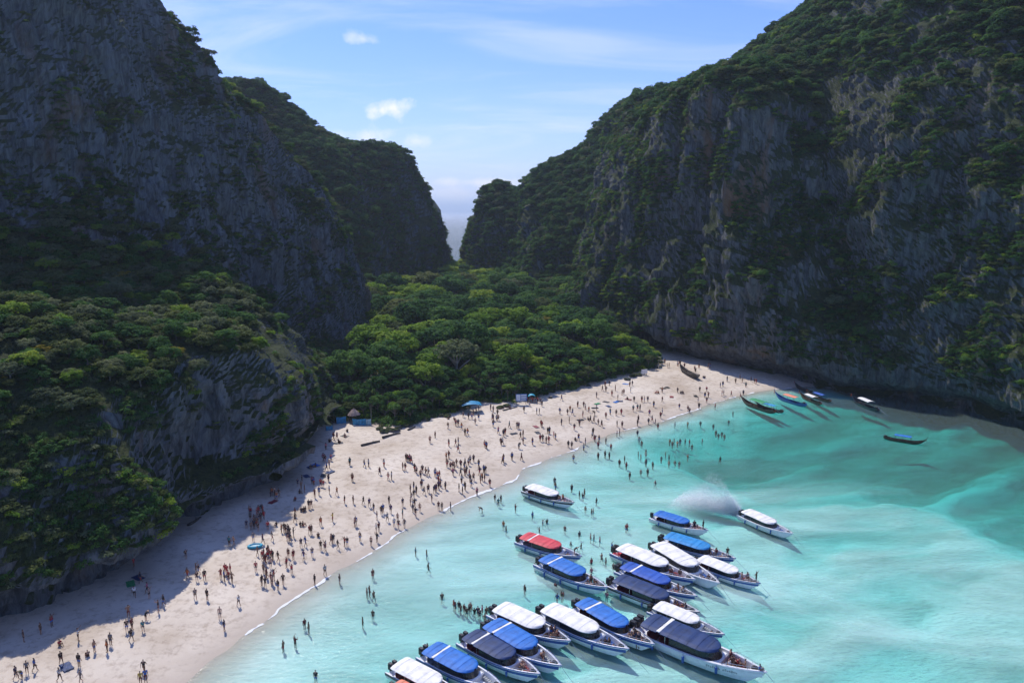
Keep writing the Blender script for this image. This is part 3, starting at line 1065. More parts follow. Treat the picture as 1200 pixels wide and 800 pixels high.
sheet_scatter(SD, 2, 'saddle', [('dome', 4), ('umbrella', 4), ('olive', 1), ('grey', .6)], [('shrub_deep', 5), ('shrub_olive', 2)], (1.7, 3.2), (.9, 1.9), .50, 1.0, 4)

# trees that stand out in the photograph
for (px, py, yd, k, th, r) in [(33, 352, 128, 'umbrella', 4.2, 3.4), (640, 372, 270, 'gold', 9, 2.6), (437, 492, 176, 'palm', 4.6, 2.6), (449, 480, 182, 'palm', 5.2, 2.3)]:
    p = at_y(px, py, yd)
    zb = GH(p[0], p[1]) if k != 'umbrella' else p[2] - 4.5
    cands.append([k, p[0], p[1], zb, th if k != 'gold' else max(6, p[2] - zb - 1), r, 0.4, 'special', 0])

# --- which 300 show largest?
bv = [BVHTree.FromPolygons([tuple(v) for v in S_.reshape(-1, 3)], [tuple(f) for f in (lambda i: np.stack([i[:-1, :-1], i[:-1, 1:], i[1:, 1:], i[1:, :-1]], -1).reshape(-1, 4))(np.arange(S_.shape[0] * S_.shape[1]).reshape(S_.shape[:2])).tolist()])
      for S_ in (SA[::3, ::3], SC[::3, ::3])]
eye = Vector((0, 0, CAM_H))


def seen(x, y, z):
    t = Vector((x, y, z))
    d = t - eye
    ln = d.length
    d.normalize()
    return all(b_.ray_cast(eye, d, ln - 4)[0] is None for b_ in bv)


def proj(x, y, z):
    rel = np.array([x, y, z - CAM_H])
    zf = rel @ _F
    return rel[0] / zf * FPX + 600, 400 - (rel @ _U) / zf * FPX, zf


score = []
for i, c_ in enumerate(cands):
    sx, sy, zf = proj(c_[1], c_[2], c_[3] + c_[4] + c_[5] * .3)
    s_ = c_[5] / zf * (4 if c_[7] == 'special' else 1)
    if zf < 40 or not (5 < sx < 1195 and 5 < sy < 795): s_ = 0
    score.append(s_)
order = np.argsort(-np.array(score))
chosen = []
for i in order:
    if len(chosen) >= 300: break
    c_ = cands[i]
    if seen(c_[1], c_[2], c_[3] + c_[4] + c_[5] * .5): chosen.append(i)
chosen_set = set(int(i) for i in chosen)
proto_obj = {}
ZONE = {'headland': 'on the wooded shelf of the headland', 'valley': 'in the wood behind the beach', 'great cliff': 'clinging to the great cliff',
        'rear ridge': 'on the rear ridge', 'saddle': 'on the saddle by the gap'}
NAMES = {'umbrella': 'broadleaf_tree', 'dome': 'broadleaf_tree', 'lime': 'broadleaf_tree', 'olive': 'broadleaf_tree', 'grey': 'broadleaf_tree', 'gold': 'broadleaf_tree',
         'pandanus': 'screw_pine', 'palm': 'palm_tree'}
nspecial = {}
for i in chosen:
    k, x, y, z, th, r, yaw, zone, de = cands[i]
    root = link(NAMES[k], None, None, (x, y, z))
    root.rotation_euler = (0, 0, yaw)
    tk = link('trunk', TRUNK['pale' if (k in ('grey', 'palm') or zone == 'special') else 'grey'], root)
    tk.scale = (r, r, (th + r * .35) if k != 'palm' else th * 1.15)
    if k in ('pandanus', 'palm'): tk.scale = (r * .55, r * .55, th * 1.1)
    cr_ = link('crown', CROWN[k], root, (0, 0, th))
    cr_.scale = (r, r, r * (1.0 if k != 'dome' else 1.05))
    proto_obj.setdefault(k, cr_)
    desc = TREE_KINDS[k][1]
    if zone == 'special':
        lab = {'umbrella': 'umbrella-shaped tree with bare pale branches on the headland shelf', 'gold': 'single golden-yellow tree in the middle of the wood',
               'palm': 'young palm with drooping fronds behind the thatched hut'}[k]
        tag(root, lab, 'tree', 'palms by the thatched hut' if k == 'palm' else None)
    else:
        where = ZONE[zone]
        if zone == 'valley': where = 'at the sand edge of the wood' if de < 9 else 'in the wood behind the beach'
        if zone == 'headland':
            where = ('along the outer lip of the headland shelf' if y < 128 else ('on the middle of the headland shelf' if y < 158 else 'below the tall wall of the headland'))
            if z > 62: where = 'high on the brow of the headland'
            elif z < 18: where = 'low down at the foot of the headland'
        elif zone == 'valley' and de >= 9:
            px_ = proj(x, y, z + th)[0]
            where = ('behind the thatched hut' if px_ < 490 else ('behind the blue shelter' if px_ < 585 else ('behind the sign board' if px_ < 665 else 'near the far point'))) if de < 40 else \
                ('deep in the wood under the headland' if px_ < 520 else ('deep in the wood below the gap' if px_ < 610 else 'deep in the wood under the great cliff'))
        elif zone == 'valley':
            px_ = proj(x, y, z + th)[0]
            where = 'on the sand edge ' + ('beside the thatched hut' if px_ < 490 else ('beside the blue shelter' if px_ < 585 else ('by the sign board' if px_ < 665 else 'at the far point')))
        elif zone == 'great cliff':
            where = ('high on the great cliff' if z > 80 else ('half way up the great cliff' if z > 35 else 'near the foot of the great cliff'))
        size = 'very large ' if r > 4.2 else ('large ' if r > 2.9 else ('small ' if r < 1.9 else ('middling ' if r < 2.4 else '')))
        tag(root, size + desc + ' ' + where, 'tree', size + TREE_KINDS[k][0] + 's ' + where)


def instancer(name, rows, protos, label, cat=None):
    """rows: kind, loc, scale(3), yaw -> one object that repeats the shapes of its kinds"""
    kinds = sorted(set(r_[0] for r_ in rows))
    me = bpy.data.meshes.new(name)
    n = len(rows)
    me.vertices.add(n)
    me.vertices.foreach_set('co', np.array([r_[1] for r_ in rows], np.float32).reshape(-1))
    a = me.attributes.new('pick', 'INT', 'POINT'); a.data.foreach_set('value', np.array([kinds.index(r_[0]) for r_ in rows], np.int32))
    a = me.attributes.new('size', 'FLOAT_VECTOR', 'POINT'); a.data.foreach_set('vector', np.array([r_[2] for r_ in rows], np.float32).reshape(-1))
    a = me.attributes.new('turn', 'FLOAT_VECTOR', 'POINT'); a.data.foreach_set('vector', np.array([(r_[4][0], r_[4][1], r_[3]) for r_ in rows], np.float32).reshape(-1))
    o = link(name, me)
    ng = bpy.data.node_groups.new(name, 'GeometryNodeTree')
    ng.interface.new_socket('Geometry', in_out='INPUT', socket_type='NodeSocketGeometry')
    ng.interface.new_socket('Geometry', in_out='OUTPUT', socket_type='NodeSocketGeometry')
    gi, go = ng.nodes.new('NodeGroupInput'), ng.nodes.new('NodeGroupOutput')
    join = ng.nodes.new('GeometryNodeJoinGeometry')

    def attr(nm, tp):
        x_ = ng.nodes.new('GeometryNodeInputNamedAttribute')
        x_.data_type = tp
        x_.inputs['Name'].default_value = nm
        return x_.outputs[0]
    for ki, k_ in enumerate(kinds):
        oi = ng.nodes.new('GeometryNodeObjectInfo')
        oi.transform_space = 'ORIGINAL'
        oi.inputs['Object'].default_value = protos[k_]
        iop = ng.nodes.new('GeometryNodeInstanceOnPoints')
        cmp_ = ng.nodes.new('FunctionNodeCompare')
        cmp_.data_type = 'INT'
        cmp_.operation = 'EQUAL'
        ins = [s_ for s_ in cmp_.inputs if s_.type == 'INT']
        ng.links.new(attr('pick', 'INT'), ins[0])
        ins[1].default_value = ki
        ng.links.new(gi.outputs[0], iop.inputs['Points'])
        ng.links.new(cmp_.outputs[0], iop.inputs['Selection'])
        ng.links.new(oi.outputs['Geometry'], iop.inputs['Instance'])
        e2r = ng.nodes.new('FunctionNodeEulerToRotation')
        ng.links.new(attr('turn', 'FLOAT_VECTOR'), e2r.inputs[0])
        ng.links.new(e2r.outputs[0], iop.inputs['Rotation'])
        ng.links.new(attr('size', 'FLOAT_VECTOR'), iop.inputs['Scale'])
        ng.links.new(iop.outputs[0], join.inputs[0])
    ng.links.new(join.outputs[0], go.inputs[0])
    md = o.modifiers.new('growth', 'NODES')
    md.node_group = ng
    tag(o, label, cat, kind='stuff')
    return o


# any kind that no chosen tree carries still needs one real tree to copy
for k in CROWN:
    if k.startswith('shrub') or k in proto_obj: continue
    for i, c_ in enumerate(cands):
        if c_[0] == k and i not in chosen_set:
            chosen_set.add(i)
            root = link(NAMES[k], None, None, tuple(c_[1:4]))
            tk = link('trunk', TRUNK['grey'], root); tk.scale = (c_[5], c_[5], c_[4])
            cr_ = link('crown', CROWN[k], root, (0, 0, c_[4])); cr_.scale = (c_[5],) * 3
            proto_obj[k] = cr_
            tag(root, TREE_KINDS[k][1] + ' ' + ZONE.get(c_[7], 'in the wood'), 'tree')
            break
trunk_proto = next(o for o in bpy.data.objects if o.name.startswith('trunk') and o.data == TRUNK['grey'])
rows = []
for i, (k, x, y, z, th, r, yaw, zone, de) in enumerate(cands):
    if i in chosen_set: continue
    tl = (rng.uniform(-.12, .12), rng.uniform(-.12, .12))
    rows.append((k, (x, y, z + th), (r, r, r), yaw, tl))
    if zone == 'valley':
        rows.append(('~trunk', (x, y, z), (r, r, th + r * .3), yaw, (0, 0)))
protos = dict(proto_obj); protos['~trunk'] = trunk_proto
instancer('forest', rows, protos, 'tropical forest covering the valley, the ridges and the cliff tops')

# a few real shrubs to copy the scrub from
sh_proto = {}
best = {}
for i, s_ in enumerate(shrubs):
    sx, sy, zf = proj(s_[1], s_[2], s_[3])
    if not (20 < sx < 1180 and 20 < sy < 780): continue
    v = s_[4] / zf
    best.setdefault(s_[0], []).append((v, i))
sh_used = set()
SHL = {'shrub_deep': 'dark green shrub', 'shrub_olive': 'olive-brown shrub', 'shrub_lime': 'bright green shrub', 'shrub_grey': 'grey-green shrub'}
for k, lst in best.items():
    lst.sort(reverse=True)
    n_ = 0
    for v, i in lst:
        s_ = shrubs[i]
        if n_ >= 30: break
        if not seen(s_[1], s_[2], s_[3] + s_[4] * .5): continue
        rt = link('shrub', CROWN[k], None, (s_[1], s_[2], s_[3]))
        rt.scale = (s_[4],) * 3
        rt.rotation_euler = (0, 0, s_[5])
        where = ('growing ' + ('low on' if s_[3] < 12 else ('midway up' if s_[3] < 28 else 'high on')) + ' the headland cliff') if s_[1] < -40 and s_[2] < 160 else 'rooted among the rocks by the beach'
        tag(rt, SHL[k] + ' ' + where, 'shrub', SHL[k] + 's ' + where)
        sh_proto.setdefault(k, rt)
        sh_used.add(i)
        n_ += 1
rows = [(s_[0], (s_[1], s_[2], s_[3]), (s_[4], s_[4], s_[4] * rng.uniform(.8, 1.3)), s_[5], (rng.uniform(-.3, .3), rng.uniform(-.3, .3))) for i, s_ in enumerate(shrubs) if i not in sh_used]
instancer('cliff_scrub', rows, sh_proto, 'scrub and creepers growing over the limestone faces')
print('TREES', len(cands), 'SHRUBS', len(shrubs))

# ---------------------------------------------------------------- boats
def bevel_box(V, Fc, x0, x1, y0, y1, z0, z1, r=.06):
    """a box with chamfered upright and top edges"""
    b0 = len(V)
    ring = lambda d, z: [(x0 + d + r, y0 + d, z), (x1 - d - r, y0 + d, z), (x1 - d, y0 + d + r, z), (x1 - d, y1 - d - r, z), (x1 - d - r, y1 - d, z), (x0 + d + r, y1 - d, z), (x0 + d, y1 - d - r, z), (x0 + d, y0 + d + r, z)]
    rings = [ring(0, z0), ring(0, z1 - r), ring(r, z1)]
    for rg in rings: V.extend(rg)
    for k in range(2):
        for i in range(8):
            j = (i + 1) % 8
            Fc.append((b0 + k * 8 + i, b0 + k * 8 + j, b0 + (k + 1) * 8 + j, b0 + (k + 1) * 8 + i))
    Fc.append(tuple(b0 + 16 + i for i in range(8)))
    Fc.append(tuple(b0 + i for i in range(8))[::-1])


def hull_shape(t):
    b_ = 1.52 * (1 - max(0, (t - .42) / .58) ** 2.25) * (0.93 + .07 * min(1, t / .3))
    sheer = 0.92 + .62 * t ** 2
    keel = -.42 + (sheer + .40) * max(0, (t - .72) / .28) ** 2.1
    return max(b_, .03), sheer, keel


def speedboat_meshes():
    M = {}
    T = np.concatenate([np.linspace(0, .7, 13), np.linspace(.74, 1, 12)])
    rows = []
    for t in T:
        x = -6 + 12 * t
        b_, sh, ke = hull_shape(t)
        fl = .42 if t < .86 else .42 + (sh - .12 - .42) * min(1, (t - .86) / .03)
        if t == 0: fl = .62
        gi = max(b_ - .17, .012)
        half = [(0, ke), (b_ * .80, max(ke + .12, .02 + .32 * t * t)), (b_ * .96, (sh + max(ke + .12, .05)) * .52), (b_, sh), (b_ * .99, sh + .05), (gi, sh + .05), (max(gi - .06, .008), fl), (0, fl)]
        rows.append([(x, -y, z) for y, z in half] + [(x, y, z) for y, z in half[::-1]][1:-1] + [(x, 0, ke)])
    P = np.array(rows)
    r, c = P.shape[:2]
    V = P.reshape(-1, 3).tolist()
    Fc = []
    for i in range(r - 1):
        for j in range(c - 1):
            Fc.append((i * c + j, i * c + j + 1, (i + 1) * c + j + 1, (i + 1) * c + j))
    Fc.append(tuple(range(c - 1)))
    M['hull'] = py_mesh('speedboat_hull', V, Fc)
    # painted band round the topsides, proud of the hull
    V, Fc = [], []
    for s in (-1, 1):
        b0 = len(V)
        for t in T[:-1]:
            x = -6 + 12 * t
            b_, sh, ke = hull_shape(t)
            for f in (.62, .84):
                V.append((x, s * (b_ * (.96 + .04 * (f - .52) / .48) + .012), sh * f + .05))
        for i in range(len(T) - 2):
            Fc.append((b0 + 2 * i, b0 + 2 * i + 1, b0 + 2 * i + 3, b0 + 2 * i + 2))
    M['side_band'] = py_mesh('speedboat_band', V, Fc)
    # rubbing strake
    V, Fc = [], []
    for s in (-1, 1):
        pts = []
        for t in T:
            b_, sh, ke = hull_shape(t)
            pts.append((-6 + 12 * t, s * (b_ + .015), sh + .01))
        tube(V, Fc, pts, [.045] * len(pts), 5)
    M['rubbing_strake'] = py_mesh('speedboat_strake', V, Fc)

    # canopy, rounded at the front
    def outline(x, w=1.40, x0=-5.1, x1=1.9):
        w_ = w
        if x > x1 - 1.7: w_ = w * math.sqrt(max(0.0, 1 - ((x - (x1 - 1.7)) / 1.7) ** 2) * .985 + .015)
        if x < x0 + .3: w_ = w * (.93 + .07 * (x - x0) / .3)
        return w_

    def canopy(x0, x1, name):
        xs_ = list(np.linspace(-5.1, .2, 12)) + list(1.9 - 1.7 * (1 - np.sin(np.linspace(0.05, 1, 9) * math.pi / 2)))
        xs_ = [x for x in xs_ if x0 - 1e-6 <= x <= x1 + 1e-6]
        if xs_[0] > x0: xs_ = [x0] + xs_
        if xs_[-1] < x1: xs_ = xs_ + [x1]
        V, Fc = [], []
        ny = 9
        for top in (1, 0):
            for x in xs_:
                w_ = outline(x)
                for j in range(ny):
                    f = -1 + 2 * j / (ny - 1)
                    sag = .035 * math.sin(x * 5.2) * (1 - f * f)
                    z = 1.92 + .10 * (1 - f ** 2) + .05 * (1 - ((x + 1.6) / 3.5) ** 2) + sag
                    if abs(f) == 1: z -= .09
                    V.append((x, f * w_, z - (0 if top else .07)))
        nx_ = len(xs_)
        o_ = nx_ * ny
        for i in range(nx_ - 1):
            for j in range(ny - 1):
                a, b2 = i * ny + j, (i + 1) * ny + j
                Fc.append((a, b2, b2 + 1, a + 1))
                Fc.append((o_ + a, o_ + a + 1, o_ + b2 + 1, o_ + b2))
        for i in range(nx_ - 1):
            a, b2 = i * ny, (i + 1) * ny
            Fc.append((a, o_ + a, o_ + b2, b2))
            a, b2 = a + ny - 1, b2 + ny - 1
            Fc.append((a, b2, o_ + b2, o_ + a))
        for j in range(ny - 1):
            Fc.append((j, j + 1, o_ + j + 1, o_ + j))
            a = (nx_ - 1) * ny + j
            Fc.append((a, o_ + a, o_ + a + 1, a + 1))
        return py_mesh(name, V, Fc, None, False)
    M['canopy'] = canopy(-5.1, 1.9, 'speedboat_canopy')
    V, Fc = [], []
    for x in (-4.3, -2.3, -1.4, -.5, .4, 1.15):
        w_ = outline(x)
        pts = []
        for f in np.linspace(-1, 1, 9):
            z = 1.92 + .10 * (1 - f ** 2) + .05 * (1 - ((x + 1.6) / 3.5) ** 2) + .035 * math.sin(x * 5.2) * (1 - f * f) + .012
            pts.append((x, f * w_, z - (.09 if abs(f) == 1 else 0)))
        tube(V, Fc, pts, [.013] * 9, 5)
    M['roof_batten'] = py_mesh('speedboat_battens', V, Fc)
    V, Fc = [], []
    tube(V, Fc, [(5.8, .05, 1.5), (6.5, .1, .9), (7.6, .2, .1), (8.3, .3, -.4)], [.02] * 4, 5)
    M['mooring_line'] = py_mesh('speedboat_line', V, Fc)
    M['canopy_fore'] = canopy(-3.1, 1.9, 'speedboat_canopy_fore')
    M['canopy_aft'] = canopy(-5.1, -3.45, 'speedboat_canopy_aft')
    V, Fc = [], []
    bevel_box(V, Fc, -3.45, -3.1, -1.36, 1.36, 1.92, 2.01, .03)
    M['canopy_strip'] = py_mesh('speedboat_strip', V, Fc)
    # wrap-round windscreen and side curtain
    path = [(x, -outline(x) * .93) for x in np.linspace(-2.2, .2, 5)] + [(1.85 - 1.65 * (1 - math.sin(a)), -1.30 * math.cos(a)) for a in np.linspace(.15, math.pi / 2, 8)]
    path = path + [(x, -y) for x, y in path[::-1]][1:]
    V, Fc = [], []
    for x, y in path:
        V += [(x + (.25 if x > .2 else 0), y, 1.02), (x, y * 1.0, 1.86), (x + (.21 if x > .2 else 0), y * .97, 1.02), (x - .04, y * .97, 1.86)]
    for i in range(len(path) - 1):
        a, b2 = 4 * i, 4 * (i + 1)
        Fc += [(a, b2, b2 + 1, a + 1), (a + 2, a + 3, b2 + 3, b2 + 2), (a + 1, b2 + 1, b2 + 3, a + 3), (a, a + 2, b2 + 2, b2)]
    M['windscreen'] = py_mesh('speedboat_windscreen', V, Fc)
    # cabin bulkhead step behind the bow well
    V, Fc = [], []
    bevel_box(V, Fc, 1.5, 2.25, -1.12, 1.12, .43, 1.06, .12)
    M['console'] = py_mesh('speedboat_console', V, Fc)
    V, Fc = [], []
    tube(V, Fc, [(0, 0, 0), (0, .0, .86)], [.03, .03], 6)
    M['post'] = py_mesh('speedboat_post', V, Fc)
    V, Fc = [], []
    bevel_box(V, Fc, -.32, .32, -1.05, 1.05, 0, .42, .05)
    bevel_box(V, Fc, -.36, -.24, -1.05, 1.05, .421, .85, .04)
    M['bench'] = py_mesh('speedboat_bench', V, Fc)
    # bow cushions: a run along one side
    for s, nm in ((-1, 'p'), (1, 's')):
        V, Fc = [], []
        pts = [(x, s * (hull_shape((x + 6) / 12)[0] - .42), .62) for x in np.linspace(2.4, 4.0, 6)]
        for (x, y, z) in pts[:-1]:
            bevel_box(V, Fc, x, x + .31, min(y - .2, y + .2), max(y - .2, y + .2), .43, .80, .05)
        M['cushion_' + nm] = py_mesh('speedboat_cushion', V, Fc)
    V, Fc = [], []
    for s in (-1, 1):
        pts = []
        for x in np.linspace(2.6, 5.75, 9):
            b_, sh, _k = hull_shape((x + 6) / 12)
            pts.append((x, s * max(b_ - .1, .02), sh + (.30 if 2.7 < x else .05)))
        tube(V, Fc, pts, [.022] * len(pts), 5)
        for x, y, z in pts[1::2]:
            tube(V, Fc, [(x, y, z - .28), (x, y, z)], [.018, .018], 4)
    M['bow_rail'] = py_mesh('speedboat_rail', V, Fc)
    V, Fc = [], []
    bevel_box(V, Fc, -.36, .36, -.22, .22, .25, .95, .12)
    bevel_box(V, Fc, -.30, .32, -.20, .20, .951, 1.05, .04)
    M['cowling'] = py_mesh('outboard_cowling', V, Fc)
    V, Fc = [], []
    bevel_box(V, Fc, -.16, .14, -.09, .09, -.75, .24, .03)
    bevel_box(V, Fc, -.26, .16, -.02, .02, -.9, -.751, .008)
    for k in range(3):
        a = k * 2.094
        tube(V, Fc, [(-.30, 0, -.62), (-.32, .16 * math.cos(a), -.62 + .16 * math.sin(a))], [.03, .06], 4)
    M['drive_leg'] = py_mesh('outboard_leg', V, Fc)
    V, Fc = [], []
    tube(V, Fc, [(0, 0, -.34), (0, 0, -.28), (0, 0, .28), (0, 0, .34)], [.04, .12, .12, .04], 8)
    tube(V, Fc, [(0, 0, .34), (0, 0, .62)], [.012, .012], 4)
    M['fender'] = py_mesh('boat_fender', V, Fc, None, True)
    V, Fc = [], []
    bevel_box(V, Fc, -.28, .28, -.2, .2, 0, .3, .1)
    M['anchor_bag'] = py_mesh('anchor_bag', V, Fc)
    return M


SB_M = speedboat_meshes()
C_ = {
    'hullwhite': plain('gelcoat_white', (0.78, 0.79, 0.80), .28, grime=.05),
    'white': plain('white_canvas', (0.78, 0.765, 0.735), .7, grime=.10, scale=1.3),
    'royal': plain('royal_blue_canvas', (0.012, 0.085, 0.42), .65, grime=.14, scale=1.6),
    'blue': plain('bright_blue_canvas', (0.012, 0.15, 0.52), .65, grime=.14, scale=1.6),
    'sky': plain('sky_blue_canvas', (0.015, 0.24, 0.56), .65, grime=.14, scale=1.6),
    'navy': plain('navy_canvas', (0.008, 0.035, 0.13), .65, grime=.2, scale=1.6),
    'red': plain('coral_red_canvas', (0.62, 0.055, 0.075), .65, grime=.14, scale=1.6),
    'orange': plain('salmon_canvas', (0.75, 0.24, 0.15), .65, grime=.1, scale=1.6),
    'glass': plain('dark_curtain', (0.012, 0.014, 0.02), .25, grime=.2),
    'black': plain('black_plastic', (0.015, 0.016, 0.018), .45, grime=.2),
    'grey': plain('grey_vinyl', (0.30, 0.32, 0.34), .6, grime=.15),
    'steel': plain('stainless_steel', (0.55, 0.56, 0.58), .3, .9, grime=.1),
    'bluepaint': plain('blue_hull_paint', (0.02, 0.09, 0.33), .35, grime=.15),
    'darkpaint': plain('dark_hull_paint', (0.018, 0.022, 0.035), .35, grime=.2),
    'maroon': plain('maroon_vinyl', (0.22, 0.025, 0.035), .6, grime=.15),
    'tealvinyl': plain('teal_vinyl', (0.02, 0.33, 0.47), .6, grime=.15),
    'wood': plain('oiled_wood', (0.085, 0.045, 0.025), .55, grime=.3, scale=5),
    'darkwood': plain('weathered_wood', (0.06, 0.052, 0.045), .8, grime=.3, scale=5),
    'green': plain('green_canvas', (0.02, 0.27, 0.10), .65, grime=.15),
}


def part(name, mesh, material, parent, loc=(0, 0, 0), rotz=0.0, scale=None):
    o = link(name, mesh, parent, loc)
    o.rotation_euler = (0, 0, rotz)
    if scale: o.scale = scale
    if not mesh.materials: mesh.materials.append(None)
    o.material_slots[0].link = 'OBJECT'
    o.material_slots[0].material = material
    return o


boats = []        # root, length scale, x, y, heading, label


def speedboat(stern, bow, canopy, label, strip=True, band='bluepaint', engines=2, cushion='grey', fender='bluepaint', length=None, group=None):
    a, b2 = at_z(*stern, .4)[:2], at_z(*bow, .8)[:2]
    d = b2 - a
    Lb = length or float(np.linalg.norm(d))
    s = Lb / 12.6
    hd = math.atan2(d[1], d[0])
    c = b2 - d / np.linalg.norm(d) * 6 * s
    root = link('speedboat', None, None, (c[0], c[1], .02))
    root.rotation_euler = (0, 0, hd)
    root.scale = (s, s * (1.12 if s < 1.05 else 1.0), s * (1.05 if s < 1.05 else .95))
    tag(root, label, 'speedboat', group or 'speedboats moored off the beach')
    hl = part('hull', SB_M['hull'], C_['hullwhite'], root)
    part('side_band', SB_M['side_band'], C_[band], hl)
    part('rubbing_strake', SB_M['rubbing_strake'], C_[band if band != 'red' else 'black'], hl)
    if strip:
        part('canopy', SB_M['canopy_fore'], C_[canopy], root)
        part('canopy', SB_M['canopy_aft'], C_[canopy], root)
        part('canopy_strip', SB_M['canopy_strip'], C_['white'], root)
    else:
        part('canopy', SB_M['canopy'], C_[canopy], root)
    part('roof_batten', SB_M['roof_batten'], C_[canopy], root)
    part('mooring_line', SB_M['mooring_line'], C_['steel'], root)
    part('windscreen', SB_M['windscreen'], C_['glass'], root)
    part('console', SB_M['console'], C_['hullwhite'], root)
    for x in (-4.8, -2.6):
        for y in (-1.27, 1.27):
            part('post', SB_M['post'], C_['steel'], root, (x, y, .98))
    for x in (-4.2, -3.0, -1.8):
        part('bench', SB_M['bench'], C_['grey' if cushion != 'maroon' else 'maroon'], root, (x, 0, .43))
    part('cushion', SB_M['cushion_p'], C_[cushion], root)
    part('cushion', SB_M['cushion_s'], C_[cushion], root)
    part('bow_rail', SB_M['bow_rail'], C_['steel'], root)
    for k in range(engines):
        y = (k - (engines - 1) / 2) * .62
        e = link('outboard_engine', None, root, (-6.25, y, .42))
        part('cowling', SB_M['cowling'], C_['black'], e)
        part('drive_leg', SB_M['drive_leg'], C_['black'], e)
    for x in (-3.6, -.6, 2.3):
        b_, sh, _ = hull_shape((x + 6) / 12)
        for sg in (-1, 1):
            part('fender', SB_M['fender'], C_[fender], root, (x, sg * (b_ + .16), sh - .5))
    part('anchor_bag', SB_M['anchor_bag'], C_['black'], root, (5.0, 0, hull_shape(11 / 12)[1] - .08))
    boats.append(dict(root=root, s=s, x=c[0], y=c[1], hd=hd, label=label))
    return root


fleet = [
    ((455, 806), (525, 845), 'orange', 'speedboat with salmon-orange canopy beside the grey white-roofed one', False, 'darkpaint', 2, 'grey'),
    ((458, 783), (545, 826), 'white', 'speedboat with plain white roof and dark hull, at the end of the mooring line', False, 'darkpaint', 2, 'maroon'),
    ((494, 766), (590, 812), 'blue', 'speedboat with blue panelled canopy and empty grey bow seats', True, 'bluepaint', 2, 'grey'),
    ((541, 750), (633, 797), 'navy', 'speedboat with navy canopy between the two blue-canopied ones', True, 'bluepaint', 2, 'maroon'),
    ((566, 737), (658, 788), 'blue', 'bright blue-canopied speedboat with a teal mat in its bow', True, 'bluepaint', 2, 'grey'),
    ((575, 718), (669, 758), 'white', 'white-roofed speedboat with a line of bathers at its stern', False, 'bluepaint', 2, 'maroon'),
    ((630, 718), (737, 768), 'white', 'white-roofed speedboat with a blue-cushioned bow', False, 'bluepaint', 2, 'bluepaint'),
    ((672, 710), (767, 762), 'blue', 'blue-canopied speedboat with its bow crowded with passengers', True, 'bluepaint', 2, 'maroon'),
    ((742, 735), (898, 799), 'navy', 'very long white speedboat with dark navy canopy and lettering on its side', True, 'hullwhite', 3, 'maroon'),
    ((760, 714), (849, 748), 'white', 'white-roofed speedboat with blue hull lying against the very long navy one', False, 'bluepaint', 2, 'grey'),
    ((712, 684), (820, 724), 'navy', 'long speedboat with dark navy canopy and dark hull', False, 'darkpaint', 2, 'maroon'),
    ((722, 668), (817, 704), 'royal', 'royal blue canopied speedboat tied against the dark navy one', True, 'bluepaint', 2, 'grey'),
    ((718, 647), (815, 686), 'white', 'white-roofed speedboat with red life rings heaped at its stern', False, 'bluepaint', 2, 'maroon'),
    ((762, 643), (843, 690), 'white', 'white-roofed speedboat in the middle of the raft of boats', False, 'hullwhite', 2, 'bluepaint'),
    ((772, 634), (862, 660), 'sky', 'sky blue canopied speedboat with people standing on its bow', False, 'bluepaint', 2, 'bluepaint'),
    ((812, 659), (891, 688), 'white', 'white-roofed speedboat with one person standing on its prow', False, 'bluepaint', 2, 'maroon'),
    ((762, 606), (830, 625), 'blue', 'small speedboat with blue canopy lying alone near the spray', False, 'hullwhite', 1, 'maroon'),
    ((867, 603), (929, 629), 'white', 'white-roofed speedboat under way throwing up a plume of spray', False, 'hullwhite', 2, 'bluepaint'),
    ((614, 575), (673, 593), 'white', 'white-roofed speedboat with dark hull closest to the sand', False, 'darkpaint', 2, 'maroon'),
    ((606, 634), (682, 657), 'red', 'speedboat with coral red canopy and white cross strip', True, 'bluepaint', 2, 'bluepaint'),
    ((630, 660), (712, 695), 'blue', 'blue-canopied speedboat beside the red-canopied one', True, 'bluepaint', 2, 'tealvinyl'),
]
for st, bw, cn_, lab, strip, band, eng, cu_ in fleet:
    speedboat(st, bw, cn_, lab, strip, band, eng, cu_)
    print('BOAT %.1f m  hd %.0f  %s' % (boats[-1]['s'] * 12.6, math.degrees(boats[-1]['hd']), lab[:40]))
# dark lettering and emblem on the long boat's side: too small to read in the photograph
big = boats[8]
V, Fc = [], []
for k in range(15):
    if k in (7,): continue
    x = 1.4 + k * .17
    t = (x + 6) / 12
    b_, sh, _ = hull_shape(t)
    y = -(b_ * .985 + .022)
    hgt = .15 + .05 * (k % 3 == 0)
    V_, F_ = [], []
    for (u0, u1, w0, w1) in ((0, .028, 0, hgt), (.028, .10, hgt - .03, hgt) if k % 2 else (.028, .10, 0, .03), (.075, .10, .0, hgt * (.55 if k % 4 else 1))):
        b0 = len(V)
        for (u, w) in ((u0, w0), (u1, w0), (u1, w1), (u0, w1)):
            xx = x + u
            bb, ss, _ = hull_shape((xx + 6) / 12)
            V.append((xx, -(bb * .99 + .02), ss * .62 + w))
        Fc.append((b0, b0 + 1, b0 + 2, b0 + 3))
part('hull_lettering', py_mesh('hull_lettering', V, Fc), C_['darkpaint'], big['root'])
# teal mat on the bow of one boat, life rings on another
V, Fc = [], []
bevel_box(V, Fc, -.5, .5, -.35, .35, 0, .08, .03)
mat_me = py_mesh('bow_mat', V, Fc)


def on_boat(bt, lx, ly, lz):
    s_ = bt['root'].scale
    c_, n_ = math.cos(bt['hd']), math.sin(bt['hd'])
    return (bt['x'] + c_ * lx * s_[0] - n_ * ly * s_[1], bt['y'] + n_ * lx * s_[0] + c_ * ly * s_[1], .02 + lz * s_[2])


